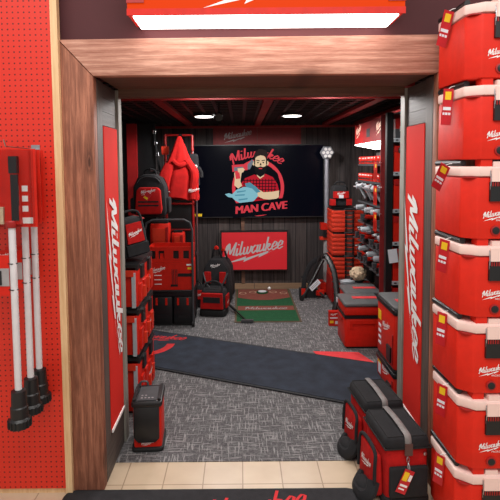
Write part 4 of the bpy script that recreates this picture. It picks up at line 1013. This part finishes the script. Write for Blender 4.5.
# tools
def drill():
    t = thing('drill', '', 'drill', (0, 0, 0), group='tools on the lit display')
    G().cyl((-.02, 0, .17), (.075, 0, .17), .03, .027, n=14).build('motor', 'red', t)
    G().cyl((-.055, 0, .17), (-.02, 0, .17), .024, .028, n=14).build('gear_case', 'charcoal', t); G().cyl((-.105, 0, .17), (-.055, 0, .17), .012, .021, n=12).build('chuck', 'steel', t)
    G().tube([(.035, 0, .16), (.05, 0, .10), (.055, 0, .04)], .02, 10, flat=(.8, 1.1)).build('grip', 'black', t)
    G().box(-.01, .10, -.032, .032, 0, .045, bev=.008).build('battery', 'black', t); G().box(-.005, .095, -.0335, .0335, .028, .038).build('battery_band', 'red', t); return t
def wrench():
    t = thing('impact_wrench', '', 'impact wrench', (0, 0, 0), group='tools on the lit display')
    G().lathe([(.014, -.13), (.03, -.12), (.036, -.06), (.036, -.01), (.03, .0)], 14, Matrix.Translation((0, 0, .18)) @ Matrix.Rotation(R(90), 4, 'Y')).build('hammer_case', 'silver', t)
    G().cyl((0, 0, .18), (.085, 0, .18), .033, .03, n=14).build('motor', 'red', t); G().cyl((-.155, 0, .18), (-.13, 0, .18), .009, n=8).build('anvil', 'steel', t)
    G().tube([(.045, 0, .16), (.06, 0, .05)], .02, 10).build('grip', 'black', t); G().box(.0, .115, -.036, .036, 0, .055, bev=.008).build('battery', 'black', t); return t
def grinder():
    t = thing('grinder', '', 'grinder', (0, 0, 0), group='tools on the lit display')
    G().tube([(.10, 0, .06), (.02, 0, .07), (-.06, 0, .075)], .026, 12).build('body', 'red', t); G().box(-.10, -.055, -.025, .025, .045, .105, bev=.01).build('gear_head', 'charcoal', t)
    G().cyl((-.08, 0, .03), (-.08, 0, .036), .055, n=20).build('disc', 'charcoal', t); G().prism([(.055 * 1.1 * math.cos(R(a)), .055 * 1.1 * math.sin(R(a))) for a in range(-90, 91, 15)], .016, Matrix.Translation((-.08, 0, .037))).build('guard', 'steel', t)
    G().box(.08, .14, -.032, .032, .0, .075, bev=.008).build('battery', 'black', t); G().tube([(-.075, .02, .08), (-.075, .10, .09)], .012, 8).build('side_handle', 'black', t); return t
def nailer():
    t = thing('heat_gun', '', 'power tool', (0, 0, 0), group='tools on the lit display')
    G().tube([(.06, 0, .13), (0, 0, .15), (-.04, 0, .14)], .03, 12).build('housing', 'red', t); G().tube([(-.03, 0, .15), (-.10, -.02, .22)], [.022, .016], 10).build('nozzle', 'silver', t)
    G().tube([(.02, -.03, .03), (-.05, -.04, .16)], .017, 10).build('barrel', 'silver', t)
    G().tube([(.05, 0, .12), (.07, 0, .05)], .018, 8).build('grip', 'black', t); G().box(.02, .12, -.034, .034, 0, .05, bev=.008).build('battery', 'black', t); return t
def boxed():
    t = thing('boxed_bit_set', '', 'bit set', (0, 0, 0), group='tools on the lit display')
    G().box(-.05, .05, -.054, .054, 0, .085, bev=.003).build('box', 'red', t); G().box(-.0525, -.0505, -.05, .05, .012, .04).build('window', 'clear', t); G().box(-.0525, -.0505, -.05, .02, .06, .072).build('print', 'white', t)
    G().box(-.056, -.053, -.04, .045, .015, .032).build('bits', 'steel', t); return t
pro = dict(drill=(drill(), 'cordless drill'), wrench=(wrench(), 'impact wrench'), grinder=(grinder(), 'angle grinder'), nailer=(nailer(), 'heat gun tool'), boxed=(boxed(), 'boxed bit set'))
used = set(); rows = [('bottom shelf', ['drill', 'grinder', 'wrench', 'grinder', 'drill', 'wrench']), ('second shelf from bottom', ['grinder', 'drill', 'grinder', 'wrench', 'drill', 'grinder']),
    ('third shelf from bottom', ['drill', 'wrench', 'grinder', 'drill', 'wrench', 'drill']), ('third shelf from top', ['nailer', 'wrench', 'nailer', 'nailer', 'wrench', 'nailer']),
    ('second shelf from top', ['boxed', 'boxed', 'boxed', 'boxed', 'boxed', 'boxed']), ('top shelf', ['boxed', 'boxed', 'boxed', 'boxed', 'boxed', 'boxed'])]
ordn = ['farthest', 'second from far end', 'third from far end', 'fourth from far end', 'middle', 'fourth from near end', 'third from near end', 'second from near end', 'nearest']
random.seed(11)
for (rn, kinds), z in zip(rows, shz):
    kinds = kinds + kinds[1:4]
    for i, k in enumerate(kinds):
        pr_, kn = pro[k]; loc = (TX - .148, T1 - .09 - i * .113, z + .0075); rz = random.uniform(-.12, .12)
        lb = '%s on %s of the tool display, %s' % (kn, rn, ordn[i])
        if k not in used: used.add(k); pr_.location = loc; pr_.rotation_euler = (0, 0, rz); pr_['label'] = lb; pr_.scale = (.82,) * 3
        else: dup(pr_, loc, rz, lb, scale=.82)
# carded packs hanging on the side of the display
for i, z in enumerate((1.45, 1.25, 1.03)):
    t = thing('hanging_bit_pack', 'red carded bit pack with yellow sticker, %s of three hung by the black upright' % ('top', 'middle', 'lowest')[i], 'package', (1.12, 4.14, z), group='carded packs by the black upright')
    G().box(-.002, .0, -.05, .05, 0, .16).build('card', 'red', t); G().box(-.03, -.0025, -.035, .035, .02, .09, bev=.006).build('blister', 'clear', t); G().box(-.0035, -.0025, -.035, .0, .11, .14).build('sticker', 'yellow', t)
    G().tube([(0.0005, 0, .15), (.03, 0, .15), (.036, -.05, .15)], .003, 6).build('peg', 'steel', t)
# end bay shelving with black uprights
E0, EX = 3.96, 1.16
t = thing('shelving_unit', 'black shelving bay with red crates at the right edge of the doorway', 'shelf unit', (EX, E0, .004))
G().box(0, .05, 0, .05, 0, 1.99, bev=.003).build('upright', 'black', t); G().box(.53, .58, 0, .05, 0, 1.99, bev=.003).build('upright', 'black', t)
G().box(.0, .58, .17, .185, 0, 1.99).build('back_panel', 'dark_sign', t)
ez = [1.77, 1.506, 1.21, .948, .63, .30]
for z in ez:
    s_ = G().box(.052, .528, .0, .168, z - .02, z, bev=.002).build('shelf', 'black', t)
    rl = G().box(.052, .528, -.012, -.0005, z - .012, z + .018, bev=.002).build('shelf_rail', 'silver', s_)
    g = G()
    for k in range(9): g.box(.065 + k * .05, .085 + k * .05, -.0135, -.0122, z - .002, z + .008)
    g.build('slots', 'black', rl)
crt = None
sn = ['top', 'second', 'third', 'fourth', 'fifth']
for i, z in enumerate(ez[1:]):
    h = ez[i] - z - .045; lb = 'red storage crate on the %s shelf of the right-hand black shelving' % sn[i]
    c = thing('storage_crate', lb, 'crate', (EX + .06, E0 + .004, z + .0055), group='crates on the black shelving')
    G().box(0, .45, 0, .155, 0, h, bev=.008).build('bin', 'red', c); G().box(-.0, .45, -.006, -.0005, h - .045, h - .004, bev=.002).build('rim', 'deep_red', c)
    G().box(.16, .28, -.01, -.0065, h - .04, h - .015, bev=.002).build('grip', 'black', c)
c = thing('grey_bin', 'grey boxy case on top of the right-hand black shelving', 'case', (EX + .07, E0 + .005, ez[0] + .0055))
G().box(0, .42, 0, .15, 0, .09, bev=.006).build('lower_half', 'charcoal', c); G().box(0, .42, 0, .15, .091, .17, bev=.01).build('upper_half', 'deep_red', c); G().box(.03, .1, -.01, -.0005, .07, .11, bev=.003).build('latch', 'grey', c)
p = Vector((EX + .115, E0 - .02, ez[1] + .13))
c = thing('hanging_driver', 'black power driver hanging before the top red crate of the shelving', 'drill', p)
G().cyl((-.035, -.03, .06), (.04, -.03, .06), .022, n=12).build('motor', 'black', c); G().tube([(.015, -.03, .05), (.02, -.03, -.02)], .016, 8).build('grip', 'black', c); G().box(-.02, .05, -.055, -.005, -.06, -.02, bev=.006).build('battery', 'charcoal', c)
G().tube([(0, -.03, .08), (0, -.03, .10), (0, .005, .105)], .003, 6).build('hook', 'steel', c)
a = pt(393, 256, E0 - .02)
c = tag(G(Matrix.Rotation(R(-8), 4, 'Y')).box(-.036, .036, -.001, .001, -.055, .055).build('hanging_price_sheet', 'paper'), 'white paper sheet hung on the black shelving at the right', 'paper'); c.location = (a.x, E0 - .02, a.z)
# ------------------------------------------------------------------ light
w = bpy.data.worlds.new('world'); S.world = w; w.use_nodes = True
w.node_tree.nodes['Background'].inputs[0].default_value = (1, .97, .94, 1); w.node_tree.nodes['Background'].inputs[1].default_value = .55
def area(name, loc, rot, sx, sy, power, col=(1, .96, .92)):
    l = bpy.data.lights.new(name, 'AREA'); l.shape = 'RECTANGLE'; l.size = sx; l.size_y = sy; l.energy = power; l.color = col
    o = bpy.data.objects.new(name, l); COL.objects.link(o); o.location = loc; o.rotation_euler = rot; return o
area('store_ceiling_lamp', (-.6, .7, 3.4), (R(12), 0, 0), 2.6, .5, 50)
area('store_ceiling_lamp', (1.0, -.6, 3.4), (R(25), 0, 0), 2.6, .5, 50)
for x in (-.19, .53):
    l = bpy.data.lights.new('downlight_and_fill', 'SPOT'); l.energy = 52; l.spot_size = R(176); l.spot_blend = .25; l.shadow_soft_size = .08; l.color = (1, .97, .95)
    o = bpy.data.objects.new('downlight_and_fill', l); COL.objects.link(o); o.location = (x, 5.05, ZL - .06)
for x, y in ((-.2, 3.3), (.65, 3.3)):  # added fill spots with no fixtures, unseen behind the lintel
    l = bpy.data.lights.new('downlight_and_fill', 'SPOT'); l.energy = 32; l.spot_size = R(176); l.spot_blend = .25; l.shadow_soft_size = .1; l.color = (1, .97, .95)
    o = bpy.data.objects.new('downlight_and_fill', l); COL.objects.link(o); o.location = (x, y, ZL - .03)
S.view_settings.view_transform = 'Standard'; S.view_settings.look = 'None'; S.view_settings.exposure = 0.0; S.view_settings.gamma = 1; S.view_settings.use_curve_mapping = False
